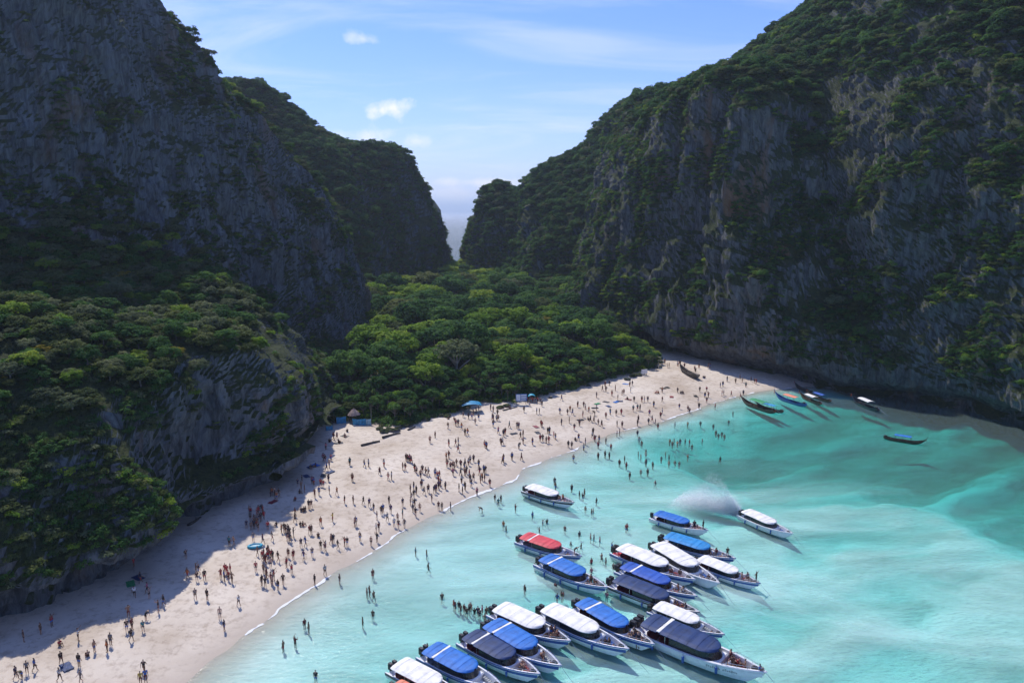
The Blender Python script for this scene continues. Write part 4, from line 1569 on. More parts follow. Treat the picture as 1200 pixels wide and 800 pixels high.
o = part('bow_mat', mat_me, C_['tealvinyl'], None, on_boat(boats[4], 3.6, .2, .46), boats[4]['hd'])
tag(o, 'teal mat lying in the bow of a bright blue-canopied speedboat', 'mat')


def ring_mesh(name, R0, r0, nu=20, nv=8):
    V, Fc = [], []
    for i in range(nu):
        a = 2 * math.pi * i / nu
        for j in range(nv):
            p = 2 * math.pi * j / nv
            V.append(((R0 + r0 * math.cos(p)) * math.cos(a), (R0 + r0 * math.cos(p)) * math.sin(a), r0 * math.sin(p)))
    for i in range(nu):
        for j in range(nv):
            Fc.append((i * nv + j, ((i + 1) % nu) * nv + j, ((i + 1) % nu) * nv + (j + 1) % nv, i * nv + (j + 1) % nv))
    return py_mesh(name, V, Fc, None, True)


rm = ring_mesh('life_ring', .3, .085)
for k in range(5):
    o = part('life_ring', rm, C_['red'], None, on_boat(boats[12], -5.45 + .28 * k * .8, -.9 + .42 * (k % 3), .86 + .17 * (k // 3)), k)
    tag(o, 'red life ring in the heap at the stern of a white-roofed speedboat', 'life ring', 'heap of red life rings')


# --- longtail boats
def longtail_meshes():
    M = {}
    T = np.linspace(0, 1, 26)
    rows = []
    for t in T:
        x = -5.5 + 11 * t
        b_ = .88 * (1 - max(0, (t - .5) / .5) ** 2.0) * (.62 + .38 * min(1, t / .28)) + .03
        sh = .62 + .55 * max(0, (.25 - t) / .25) ** 1.6 + 1.2 * max(0, (t - .55) / .45) ** 2.4
        ke = -.28 + .55 * max(0, (.2 - t) / .2) ** 2 + (sh + .12) * max(0, (t - .72) / .28) ** 1.5 * .93
        ke = min(ke, sh - .06)
        fl = min(max(ke + .22, .05), sh - .03)
        half = [(0, ke), (b_ * .72, ke + (sh - ke) * .25), (b_, sh), (max(b_ - .07, .01), sh + .01), (max(b_ * .7 - .07, .008), fl), (0, fl)]
        rows.append([(x, -y, z) for y, z in half] + [(x, y, z) for y, z in half[::-1]][1:-1] + [(x, 0, ke)])
    P = np.array(rows)
    r, c = P.shape[:2]
    Fc = []
    for i in range(r - 1):
        for j in range(c - 1):
            Fc.append((i * c + j, i * c + j + 1, (i + 1) * c + j + 1, (i + 1) * c + j))
    Fc.append(tuple(range(c - 1))); Fc.append(tuple((r - 1) * c + j for j in range(c - 1))[::-1])
    M['hull'] = py_mesh('longtail_hull', P.reshape(-1, 3).tolist(), Fc)
    V, Fc = [], []
    tube(V, Fc, [(5.35, 0, 1.6), (5.75, 0, 2.2), (5.95, 0, 2.8)], [.09, .075, .05], 6)
    M['prow'] = py_mesh('longtail_prow', V, Fc)
    V, Fc = [], []
    nx_, ny_ = 9, 7
    for top in (1, 0):
        for i in range(nx_):
            for j in range(ny_):
                f = -1 + 2 * j / (ny_ - 1)
                V.append((-2.6 + 4.4 * i / (nx_ - 1), f * .95, 1.92 + .2 * (1 - f * f) + .03 * math.sin(i * 2.2) - (0 if top else .05)))
    o_ = nx_ * ny_
    for i in range(nx_ - 1):
        for j in range(ny_ - 1):
            a, b2 = i * ny_ + j, (i + 1) * ny_ + j
            Fc.append((a, b2, b2 + 1, a + 1)); Fc.append((o_ + a, o_ + a + 1, o_ + b2 + 1, o_ + b2))
    for i in range(nx_ - 1):
        for j in (0, ny_ - 1):
            a, b2 = i * ny_ + j, (i + 1) * ny_ + j
            Fc.append((a, o_ + a, o_ + b2, b2))
    for j in range(ny_ - 1):
        for i in (0, nx_ - 1):
            a = i * ny_ + j
            Fc.append((a, a + 1, o_ + a + 1, o_ + a))
    M['canopy'] = py_mesh('longtail_canopy', V, Fc)
    V, Fc = [], []
    tube(V, Fc, [(0, 0, .5), (0, 0, 1.95)], [.035, .03], 5)
    M['post'] = py_mesh('longtail_post', V, Fc)
    V, Fc = [], []
    bevel_box(V, Fc, -.35, .35, -.25, .25, 0, .5, .08)
    M['engine'] = py_mesh('longtail_engine', V, Fc)
    V, Fc = [], []
    tube(V, Fc, [(.5, 0, .5), (-.4, 0, .25), (-3.2, 0, -.55)], [.03, .035, .03], 6)
    M['shaft'] = py_mesh('longtail_shaft', V, Fc)
    V, Fc = [], []
    for k in range(4):
        bevel_box(V, Fc, -1.9 + k * 1.15, -1.6 + k * 1.15, -.72, .72, .42, .48, .02)
    M['thwarts'] = V, Fc
    V, Fc = [], []
    bevel_box(V, Fc, -.15, .15, -.72, .72, 0, .06, .02)
    M['thwart'] = py_mesh('longtail_thwart', V, Fc)
    return M


LT = longtail_meshes()
m_ribbon = plain('ribbon_cloth', (0.55, 0.12, 0.06), .7, grime=.3)


def longtail(stern, bow, canopy, label, hull='wood', z=.0, zs=None, has_canopy=True, roll=0):
    if zs is None: a, b2 = at_z(*stern, .3)[:2], at_z(*bow, .5)[:2]
    else: a, b2 = at_z(*stern, zs + .3)[:2], at_z(*bow, zs + .3)[:2]
    d = b2 - a
    Lb = max(8.5, min(13.5, float(np.linalg.norm(d))))
    s = Lb / 11
    hd = math.atan2(d[1], d[0])
    c = (a + b2) / 2
    zb = GH(c[0], c[1])
    root = link('longtail_boat', None, None, (c[0], c[1], max(0.0, zb + .22 * s)))
    root.rotation_euler = (roll, 0, hd)
    root.scale = (s, s, s)
    tag(root, label, 'longtail boat', 'longtail boats under the great cliff')
    part('hull', LT['hull'], C_[hull], root)
    pr = part('prow', LT['prow'], C_[hull], root)
    V, Fc = [], []
    for k in (0, 1, 2):
        tube(V, Fc, [(5.5 + .05 * k, .06, 1.85 + k * .1), (5.6, .2 + .03 * k, 1.5), (5.5, .26, 1.1 - .08 * k)], [.07, .05, .02], 5)
    part('ribbon', py_mesh('prow_ribbon', V, Fc), m_ribbon, pr)
    if has_canopy:
        part('canopy', LT['canopy'], C_[canopy], root)
        for x in (-2.4, -.4, 1.6):
            for y in (-.78, .78):
                part('post', LT['post'], C_['darkwood'], root, (x, y, 0))
    for x in (-3.6, -1.4, .6, 2.4):
        part('thwart', LT['thwart'], C_['wood'], root, (x, 0, .45))
    if has_canopy:
        e = part('engine', LT['engine'], C_['black'], root, (-4.9, 0, .85))
        part('drive_shaft', LT['shaft'], C_['steel'], e, (-.2, 0, .1))
    return root, hd


longtail((908, 484), (868, 470), 'green', 'brown longtail boat with green canopy nosed onto the sand')
longtail((917, 483), (886, 474), 'sky', 'longtail boat with blue canopy behind the green-canopied one')
longtail((944, 476), (908, 464), 'orange', 'blue-hulled longtail boat with faded pinkish canopy', hull='bluepaint')
longtail((962, 474), (937, 463), 'white', 'dark longtail boat with narrow white canopy')
longtail((973, 471), (946, 461), 'royal', 'longtail boat with royal blue canopy under the cliff foot')
longtail((1029, 482), (998, 468), 'white', 'longtail boat with white canopy anchored apart from the row', hull='darkpaint')
longtail((1037, 513), (1083, 519), 'blue', 'longtail boat with small blue canopy out on deep water', hull='wood')
longtail((818, 442), (796, 431), None, 'bare dark longtail hull hauled out on the sand', hull='darkwood', zs=2.0, has_canopy=False)
longtail((946, 456), (936, 452), None, 'small dark open boat drawn up beyond the row of longtails', hull='darkwood', zs=.4, has_canopy=False)

# ---------------------------------------------------------------- things on the beach
LMK = [(b_['x'], b_['y'], 'the ' + n_) for b_, n_ in zip(boats, [
    'salmon-canopied boat', 'dark-hulled white-roofed boat', 'blue panelled boat', 'navy-canopied boat', 'boat with the teal mat', 'boat with the queue of bathers', 'boat with the blue-cushioned bow',
    'crowded blue boat', 'very long navy boat', 'boat against the long navy one', 'dark-hulled navy boat', 'royal blue boat', 'boat with red life rings', 'middle boat of the raft', 'sky blue boat',
    'boat with a figure on its prow', 'lone small blue boat', 'boat under way', 'white-roofed boat closest to the sand', 'red-canopied boat', 'blue boat beside the red one'])]


def ground_pt(px, py):
    x, y, z = on_ground(px, py)
    return x, y, z


def log_mesh(name, length, r):
    V, Fc = [], []
    pts, rad = [], []
    for i in range(9):
        f = i / 8
        pts.append((-length / 2 + length * f, .12 * math.sin(f * 5 + length), .02 * math.sin(f * 9)))
        rad.append(r * (1.15 - .45 * f) * rng.uniform(.9, 1.1))
    tube(V, Fc, pts, rad, 9)
    tube(V, Fc, [pts[5], (pts[5][0] + .3, .3, .35)], [r * .4, r * .2], 6)
    return py_mesh(name, V, Fc, C_['darkwood'], True)


def between(p0, p1):
    a, b2 = ground_pt(*p0), ground_pt(*p1)
    c = [(a[i] + b2[i]) / 2 for i in range(2)]
    return c[0], c[1], GH(*c), math.hypot(b2[0] - a[0], b2[1] - a[1]), math.atan2(b2[1] - a[1], b2[0] - a[0])


for (p0, p1, r, lab) in [((423, 522.5), (445, 517.5), .26, 'long weathered driftwood log lying out on open sand'), ((448, 513.5), (469, 508), .24, 'driftwood log lying closer to the rocks at the wood edge'),
                         ((478, 504), (487, 500.5), .2, 'short log among the rocks at the edge of the wood'), ((589, 481), (606, 477), .16, 'thin driftwood trunk near the sign board'),
                         ((220, 616), (236, 607), .2, 'pale log lying at the foot of the headland cliff')]:
    x, y, z, ln, an = between(p0, p1)
    o = link('driftwood_log', log_mesh('driftwood_log', max(ln, 2), r), None, (x, y, z + r * .75))
    o.rotation_euler = (0, 0, an)
    tag(o, lab, 'log')
LMK += [(*ground_pt(434, 520)[:2], 'the driftwood logs')]


def rock_mesh(name, seed):
    bm = bmesh.new()
    bmesh.ops.create_icosphere(bm, subdivisions=2, radius=1)
    for v in bm.verts:
        n_ = noise(np.array([v.co.x * 1.3]), np.array([v.co.y * 1.3]), np.array([v.co.z * 1.3]), seed)[0]
        v.co *= 1 + .38 * n_
        v.co.z *= .62
    me = bpy.data.meshes.new(name)
    bm.to_mesh(me); bm.free()
    me.materials.append(m_rockC)
    return me


RK = [rock_mesh('beach_rock', k) for k in range(4)]
rk = [(445, 503), (450, 506), (456, 503), (461, 505), (467, 502), (473, 500), (480, 499), (489, 494), (499, 492), (508, 488), (516, 487), (524, 488), (640, 462), (646, 459), (651, 458), (690, 452), (735, 445), (742, 441), (748, 440), (768, 431), (774, 430), (586, 478), (594, 476)]
for i, (px, py) in enumerate(rk):
    x, y, z = ground_pt(px, py)
    o = link('beach_rock', RK[i % 4], None, (x, y, z + .1))
    s_ = rng.uniform(.55, 1.15)
    o.scale = (s_ * 1.3, s_, s_)
    o.rotation_euler = (0, 0, rng.uniform(0, 6))
    w_ = 'near the driftwood logs' if px < 530 else ('under the bushes by the sign board' if px < 680 else 'at the far point of the wood')
    tag(o, 'low grey rock at the wood edge ' + w_, 'rock', 'rocks ' + w_)

# thatched hut with blue tarpaulin screens
m_thatch = plain('dry_thatch', (0.33, 0.25, 0.22), .95, grime=.3, scale=7)
x, y, z = ground_pt(413, 497)
hut = link('thatched_hut', None, None, (x, y + 2.0, z))
tag(hut, 'small round hut with a pinkish thatched cone roof', 'hut')
V, Fc = [], []
for k, (r_, zz) in enumerate([(1.5, 1.9), (1.05, 2.45), (.52, 2.95), (.06, 3.35)]):
    for i in range(24):
        a = 2 * math.pi * i / 24
        rr_ = r_ * (1 + .05 * (i % 2)) + rng.uniform(-.04, .04)
        V.append((rr_ * math.cos(a), rr_ * math.sin(a), zz + rng.uniform(-.06, .06)))
for k in range(3):
    for i in range(24):
        j = (i + 1) % 24
        Fc.append((k * 24 + i, k * 24 + j, (k + 1) * 24 + j, (k + 1) * 24 + i))
Fc.append(tuple(72 + i for i in range(24)))
for i in range(24):
    V.append((V[i][0] * .93, V[i][1] * .93, V[i][2] - .1))
for i in range(24):
    j = (i + 1) % 24
    Fc.append((i, 96 + i, 96 + j, j))
part('roof', py_mesh('thatch_roof', V, Fc), m_thatch, hut)
for k in range(5):
    a = k * 1.2566 + .3
    V, Fc = [], []
    tube(V, Fc, [(0, 0, -.1), (0, 0, 2.2)], [.08, .07], 7)
    part('post', py_mesh('hut_post', V, Fc), C_['wood'], hut, (1.25 * math.cos(a), 1.25 * math.sin(a), 0))
LMK += [(x, y, 'the thatched hut')]
m_tarp = plain('blue_tarpaulin', (0.015, 0.24, 0.45), .5, grime=.25, scale=2)
m_tarp2 = plain('pale_tarpaulin', (0.30, 0.50, 0.58), .5, grime=.2, scale=2)


def drape(name, w, h, sag, m_):
    """a hanging cloth panel with folds and thickness"""
    V, Fc = [], []
    nx_, nz_ = 13, 6
    for th_ in (0, .03):
        for i in range(nx_):
            for j in range(nz_):
                f, g = i / (nx_ - 1), j / (nz_ - 1)
                V.append(((f - .5) * w, th_ + .10 * math.sin(f * 17 + g * 2) * g + .04 * math.sin(f * 31), h * (1 - g) - sag * math.sin(f * math.pi) * (1 - g)))
    o_ = nx_ * nz_
    for i in range(nx_ - 1):
        for j in range(nz_ - 1):
            a, b2 = i * nz_ + j, (i + 1) * nz_ + j
            Fc.append((a, b2, b2 + 1, a + 1)); Fc.append((o_ + a, o_ + a + 1, o_ + b2 + 1, o_ + b2))
    return py_mesh(name, V, Fc, m_)


for (px, py, w_, h_, an, m_, lab) in [(400, 496, 2.3, 1.7, .35, m_tarp, 'blue tarpaulin screen hung on the cliff side of the thatched hut'),
                                      (421, 498, 3.2, 1.6, 0, m_tarp, 'wide blue tarpaulin screen across the front of the thatched hut'),
                                      (431, 498, 1.7, 1.6, -.1, m_tarp2, 'pale faded tarpaulin panel beside the wide blue one'),
                                      (386, 504, 1.6, 1.1, .5, m_tarp, 'low blue tarpaulin at the corner where cliff meets wood')]:
    x, y, z = ground_pt(px, py)
    o = link('tarpaulin_screen', None, None, (x, y, z))
    o.rotation_euler = (0, 0, an)
    part('cloth', drape('tarpaulin_cloth', w_, h_, .15, None), m_, o)
    for sx_ in (-.5, .5):
        V, Fc = [], []
        tube(V, Fc, [(0, 0, -.1), (0, 0, h_ + .15)], [.05, .045], 6)
        part('pole', py_mesh('tarp_pole', V, Fc), C_['wood'], o, (sx_ * w_, .06, 0))
    tag(o, lab, 'tarpaulin')
x, y, z = ground_pt(431, 499)
V, Fc = [], []
tube(V, Fc, [(0, 0, -.2), (.03, 0, 2.6), (.1, 0, 5.2)], [.06, .05, .03], 6)
o = link('flag_pole', py_mesh('flag_pole', V, Fc, C_['steel']), None, (x + .6, y + 1.2, z))
tag(o, 'thin bare pole rising beside the thatched hut', 'pole')


def shelter(px, py, w_, d_, h_, m_, lab, an=0.0):
    x, y, z = ground_pt(px, py)
    o = link('tarpaulin_shelter', None, None, (x, y, z))
    o.rotation_euler = (0, 0, an)
    V, Fc = [], []
    n_ = 9
    for th_ in (0, -.03):
        for i in range(n_):
            for j in range(n_):
                f, g = i / (n_ - 1), j / (n_ - 1)
                V.append(((f - .5) * w_, (g - .5) * d_, h_ + th_ + .5 * math.sin(f * math.pi) ** .7 * (1 - .4 * abs(g - .5)) - .12 * math.sin(g * 11 + f * 3) * .4))
    o_ = n_ * n_
    for i in range(n_ - 1):
        for j in range(n_ - 1):
            a, b2 = i * n_ + j, (i + 1) * n_ + j
            Fc.append((a, b2, b2 + 1, a + 1)); Fc.append((o_ + a, o_ + a + 1, o_ + b2 + 1, o_ + b2))
    part('cover', py_mesh('shelter_cover', V, Fc), m_, o)
    for sx_ in (-.46, .46):
        for sy_ in (-.46, .46):
            V, Fc = [], []
            tube(V, Fc, [(0, 0, -.15), (0, 0, h_ + .02)], [.05, .045], 6)
            part('pole', py_mesh('shelter_pole', V, Fc), C_['wood'], o, (sx_ * w_, sy_ * d_, 0))
    tag(o, lab, 'shelter')
    LMK.append((x, y, 'the ' + lab.split(' with')[0].split(' at ')[0]))


shelter(552, 482, 5.0, 3.6, 2.0, m_tarp, 'bright blue tarpaulin shelter with people gathered in front', .2)
shelter(623, 470, 1.9, 1.6, 1.5, C_['tealvinyl'], 'small teal shelter at the side of the sign board', .1)
shelter(764, 419, 3.0, 2.4, 1.6, m_tarp, 'small blue shelter at the far point of the wood', .3)

# sign board: blue with white panels
x, y, z = ground_pt(611, 474)
sg = link('sign_board', None, None, (x, y, z))
sg.rotation_euler = (0, 0, .15)
tag(sg, 'blue and white information board on two posts at the wood edge', 'sign')
LMK.append((x, y, 'the blue sign board'))
m_signb = plain('sign_blue', (0.03, 0.13, 0.36), .4, grime=.1)
m_signw = plain('sign_white', (0.62, 0.68, 0.74), .4, grime=.08)
V, Fc = [], []
bevel_box(V, Fc, -1.5, 1.5, -.05, .05, 1.0, 2.9, .02)
pn = part('panel', py_mesh('sign_panel', V, Fc), m_signb, sg)
for (x0, x1, z0, z1) in [(-1.38, -.28, 1.15, 2.75), (-.12, 1.35, 2.35, 2.72), (-.12, 1.35, 1.75, 2.1), (-.12, 1.2, 1.2, 1.5)]:
    V, Fc = [], []
    bevel_box(V, Fc, x0, x1, -.075, -.052, z0, z1, .005)
    part('printed_sheet', py_mesh('sign_sheet', V, Fc), m_signw, pn)
for sx_ in (-1.2, 1.2):
    V, Fc = [], []
    tube(V, Fc, [(0, 0, -.2), (0, 0, 3.0)], [.07, .07], 7)
    part('post', py_mesh('sign_post', V, Fc), C_['wood'], sg, (sx_, .12, 0))

# white notice at the far point
x, y, z = ground_pt(755, 440)
sg = link('notice_board', None, None, (x, y, z))
sg.rotation_euler = (0, 0, .4)
V, Fc = [], []
bevel_box(V, Fc, -1.1, 1.1, -.04, .04, .7, 2.0, .02)
part('panel', py_mesh('notice_panel', V, Fc), C_['white'], sg)
for sx_ in (-.9, .9):
    V, Fc = [], []
    tube(V, Fc, [(0, 0, -.2), (0, 0, 2.05)], [.06, .06], 7)
    part('post', py_mesh('notice_post', V, Fc), C_['wood'], sg, (sx_, .1, 0))
tag(sg, 'plain white notice board under the trees at the far point', 'sign')
LMK.append((x, y, 'the white notice board'))


# towels and mats
def towel_mesh(name, w_, l_):
    V, Fc = [], []
    nx_, ny_ = 7, 9
    for th_ in (.035, 0):
        for i in range(nx_):
            for j in range(ny_):
                f, g = i / (nx_ - 1) - .5, j / (ny_ - 1) - .5
                V.append((f * w_ + .03 * math.sin(g * 9), g * l_ + .02 * math.sin(f * 13), th_ + .025 * (1 + math.sin(f * 12 + g * 7))))
    o_ = nx_ * ny_
    for i in range(nx_ - 1):
        for j in range(ny_ - 1):
            a, b2 = i * ny_ + j, (i + 1) * ny_ + j
            Fc.append((a, b2, b2 + 1, a + 1)); Fc.append((o_ + a, o_ + a + 1, o_ + b2 + 1, o_ + b2))
    return py_mesh(name, V, Fc)


tw = towel_mesh('beach_towel', 1.1, 1.9)
tcol = {'dark blue': C_['navy'], 'green': C_['green'], 'blue': C_['blue'], 'black': C_['black'], 'maroon': C_['maroon'], 'teal': C_['tealvinyl'], 'white': C_['white']}
towels = [(700, 473, 'green'), (697, 478, 'black'), (710, 471, 'black'), (713, 476, 'dark blue'), (722, 471, 'blue'), (726, 470, 'dark blue'), (736, 468, 'maroon'), (777, 455, 'black'), (782, 454, 'black'), (787, 465, 'maroon'),
          (645, 466, 'black'), (680, 492, 'black'), (628, 500, 'maroon'), (630, 507, 'black'), (602, 508, 'black'), (387, 553, 'dark blue'), (379, 557, 'black'), (365, 547, 'dark blue'), (370, 545, 'blue'), (359, 558, 'dark blue'),
          (78, 781, 'dark blue'), (162, 677, 'dark blue'), (153, 684, 'green'), (733, 450, 'blue'), (815, 464, 'black'), (397, 519, 'black'), (404, 511, 'black'), (320, 588, 'maroon')]
for i, (px, py, cn_) in enumerate(towels):
    x, y, z = ground_pt(px, py)
    o = part('beach_towel', tw, tcol[cn_], None, (x, y, z + .03), rng.uniform(0, 3.1), (.95, .95, 1))
    near = min(LMK, key=lambda q: math.hypot(q[0] - x, q[1] - y))
    nd = math.hypot(near[0] - x, near[1] - y)
    w_ = 'in the shade of the headland cliff' if px < 372 else ('near ' + near[2] if nd < 16 else 'spread on the open sand')
    tag(o, cn_ + ' beach towel ' + w_, 'towel', cn_ + ' towels ' + w_)
# teal inflatable on the shaded sand
x, y, z = ground_pt(299, 641)
inf = link('inflatable_raft', None, None, (x, y, z + .1))
inf.rotation_euler = (0, 0, .3)
inf.scale = (1.0, .62, .8)
rg = part('tube', ring_mesh('raft_tube', .95, .22), C_['tealvinyl'], inf, (0, 0, .2))
V, Fc = [], []
tube(V, Fc, [(0, 0, .1), (0, 0, .2)], [.9, .85], 20)
part('floor', py_mesh('raft_floor', V, Fc), m_tarp2, inf)
tag(inf, 'teal inflatable raft on the shaded sand below the headland', 'raft')
LMK.append((x, y, 'the teal inflatable'))

# ---------------------------------------------------------------- spray and surf
m_spray, nt, N, L, out = mat('white_spray')
b = N.new('ShaderNodeBsdfDiffuse'); b.inputs['Color'].default_value = (.9, .92, .93, 1)
t_ = N.new('ShaderNodeBsdfTranslucent'); t_.inputs['Color'].default_value = (.9, .92, .93, 1)
ad_ = N.new('ShaderNodeMixShader'); ad_.inputs[0].default_value = .15
see = N.new('ShaderNodeBsdfTransparent'); mx_ = N.new('ShaderNodeMixShader'); mx_.inputs[0].default_value = .92
L.new(b.outputs[0], ad_.inputs[1]); L.new(t_.outputs[0], ad_.inputs[2]); L.new(see.outputs[0], mx_.inputs[1]); L.new(ad_.outputs[0], mx_.inputs[2]); L.new(mx_.outputs[0], out.inputs['Surface'])


run = boats[17]
sp0 = np.array(on_boat(run, -6.3, 0, 0))
bk = np.array([-math.cos(run['hd']), -math.sin(run['hd']), 0])
aim = np.array(at_z(790, 586, 0)) - sp0
aim[2] = 0
LW = float(np.linalg.norm(aim)); aim /= LW
sd = np.array([-aim[1], aim[0], 0])
nd = 85000
f = rng.beta(1.1, 1.6, nd)
side = rng.normal(size=nd) * (.3 + 1.7 * f)
jets = noise(side * 1.3 + 5, f * 2.5, 0, 5) * .5 + .62
hmax = 7.0 * np.interp(f, [0, .25, .5, .8, 1], [.35, .9, 1.0, .45, .08]) * np.clip(jets, .15, 1.1)
hgt = hmax * rng.beta(.9, 1.5, nd)
P = sp0 + aim * (f * LW)[:, None] + sd * side[:, None]
P[:, 2] = np.maximum(hgt, .02)
Nn_ = rng.normal(size=(nd, 3)) * .55 + np.array([0, 0, 1.0]); Nn_ /= np.linalg.norm(Nn_, axis=1, keepdims=True)
o = link('spray', quads_mesh('spray', P, Nn_, rng.uniform(.02, .06, nd), np.zeros(nd), m_spray), None)
tag(o, 'fan of white spray thrown up behind the boat under way', 'spray', kind='stuff')
# thin broken line of foam where the water meets the sand
V, Fc = [], []
dense = []
for (x1, y1), (x2, y2) in zip(SHORE[2:-3], SHORE[3:-2]):
    n_ = int(math.hypot(x2 - x1, y2 - y1) / .5) + 1
    for k in range(n_): dense.append((x1 + (x2 - x1) * k / n_, y1 + (y2 - y1) * k / n_))
dense = np.array(dense)
tg = np.gradient(dense, axis=0); tg /= np.linalg.norm(tg, axis=1, keepdims=True)
nm = np.stack([tg[:, 1], -tg[:, 0]], 1)
for lane in range(1):
    # find where the ground crosses the water for each sample
    offs_ = np.linspace(-3, 4, 36)
    Q = dense[:, None, :] + nm[:, None, :] * offs_[None, :, None]
    Hq = ground_h(Q[..., 0], Q[..., 1])
    under = Hq < .0
    first = np.argmax(under, axis=1)
    edge = dense + nm * (offs_[first] + lane * 1.5)[:, None]
    wid = np.clip(-.02 + .7 * noise(np.arange(len(edge)) * .11, lane * 9.0, 0, 8) + .35 * noise(np.arange(len(edge)) * .6, lane, 0, 9), 0, 1.2) * (1 if lane == 0 else .5)
    wid = wid * (.6 + .4 * sstep(80, 130, edge[:, 1]))
    b0 = len(V)
    for e, w_, n_ in zip(edge, wid, nm):
        V += [(*(e - n_ * w_ * .5), .03), (*(e + n_ * w_ * .7), .03)]
    for i in range(len(edge) - 1):
        if wid[i] > .05 and wid[i + 1] > .05:
            Fc.append((b0 + 2 * i, b0 + 2 * i + 1, b0 + 2 * i + 3, b0 + 2 * i + 2))
o = link('surf_foam', py_mesh('surf_foam', V, Fc, m_spray), None)
tag(o, 'thin broken line of white foam along the waterline', 'foam', kind='stuff')

# ---------------------------------------------------------------- people
def skinned(name, verts, edges, radii, root=0, sub=1):
    me = bpy.data.meshes.new(name)
    me.from_pydata([tuple(v) for v in verts], edges, [])
    o = bpy.data.objects.new(name, me)
    COL.objects.link(o)
    sk = o.modifiers.new('skin', 'SKIN')
    sk.use_smooth_shade = True
    for i, d in enumerate(me.skin_vertices[0].data):
        r_ = radii[i]
        d.radius = r_ if isinstance(r_, tuple) else (r_, r_)
        d.use_root = (i == root)
    if sub:
        ss = o.modifiers.new('sub', 'SUBSURF')
        ss.levels = sub
        ss.render_levels = sub
    dg = bpy.context.evaluated_depsgraph_get()
    out_ = bpy.data.meshes.new_from_object(o.evaluated_get(dg))
    out_.name = name
    bpy.data.objects.remove(o)
    bpy.data.meshes.remove(me)
    out_.materials.clear()
    return out_


def joints(pose):
    J = dict(pelvis=(0, 0, .93), spine=(0, .01, 1.10), chest=(0, 0, 1.30), neck=(0, 0, 1.46), skull=(0, .015, 1.58), crown=(0, 0, 1.69), nose=(0, .105, 1.585))
    for s, k in ((-1, 'l'), (1, 'r')):
        J['sh' + k] = (s * .185, 0, 1.39); J['el' + k] = (s * .24, -.03, 1.12); J['wr' + k] = (s * .26, .05, .89); J['ha' + k] = (s * .265, .08, .80)
        J['hip' + k] = (s * .095, 0, .88); J['kn' + k] = (s * .10, .02, .49); J['an' + k] = (s * .105, -.02, .09); J['to' + k] = (s * .12, .14, .035)
    if pose == 'walk':
        J.update(knl=(-.10, .16, .50), anl=(-.10, .22, .10), tol=(-.11, .37, .045), knr=(.10, -.03, .48), anr=(.10, -.28, .15), tor=(.11, -.16, .03),
                 ell=(-.25, -.12, 1.14), wrl=(-.26, -.16, .90), hal=(-.265, -.15, .81), elr=(.25, .08, 1.13), wrr=(.25, .26, .96), har=(.25, .33, .90))
    if pose == 'reach':
        J.update(ell=(-.30, .14, 1.50), wrl=(-.22, .28, 1.68), hal=(-.18, .32, 1.76), elr=(.28, .12, 1.20), wrr=(.16, .30, 1.32), har=(.10, .36, 1.36))
    if pose == 'spread':
        J.update(ell=(-.46, .0, 1.40), wrl=(-.70, .02, 1.44), hal=(-.79, .03, 1.45), elr=(.46, 0, 1.38), wrr=(.70, .02, 1.40), har=(.79, .03, 1.42))
    if pose == 'bend':
        J.update(spine=(0, .14, 1.06), chest=(0, .33, 1.16), neck=(0, .47, 1.22), skull=(0, .58, 1.24), crown=(0, .68, 1.26), nose=(0, .60, 1.14))
        for s, k in ((-1, 'l'), (1, 'r')):
            J['sh' + k] = (s * .18, .38, 1.16); J['el' + k] = (s * .22, .42, .90); J['wr' + k] = (s * .18, .50, .68); J['ha' + k] = (s * .16, .52, .59)
    if pose == 'sit':
        J.update(pelvis=(0, 0, .12), spine=(0, -.03, .30), chest=(0, -.02, .50), neck=(0, 0, .66), skull=(0, .02, .78), crown=(0, .01, .89), nose=(0, .11, .785))
        for s, k in ((-1, 'l'), (1, 'r')):
            J['sh' + k] = (s * .18, -.01, .59); J['el' + k] = (s * .24, .10, .36); J['wr' + k] = (s * .17, .30, .42); J['ha' + k] = (s * .13, .37, .44)
            J['hip' + k] = (s * .10, .02, .10); J['kn' + k] = (s * .15, .36, .40); J['an' + k] = (s * .13, .48, .08); J['to' + k] = (s * .14, .63, .04)
    return {k: np.array(v, float) for k, v in J.items()}


RAD = dict(pelvis=(.15, .105), spine=(.125, .095), chest=(.155, .105), neck=.052, skull=(.078, .092), crown=(.055, .06), nose=.016)
for k in 'lr':
    RAD.update({'sh' + k: .062, 'el' + k: .042, 'wr' + k: .030, 'ha' + k: (.038, .022), 'hip' + k: .088, 'kn' + k: .058, 'an' + k: .038, 'to' + k: (.042, .028)})
CH = [('pelvis', 'spine'), ('spine', 'chest'), ('chest', 'neck'), ('neck', 'skull'), ('skull', 'crown'), ('skull', 'nose')]
for k in 'lr':
    CH += [('chest', 'sh' + k), ('sh' + k, 'el' + k), ('el' + k, 'wr' + k), ('wr' + k, 'ha' + k), ('pelvis', 'hip' + k), ('hip' + k, 'kn' + k), ('kn' + k, 'an' + k), ('an' + k, 'to' + k)]


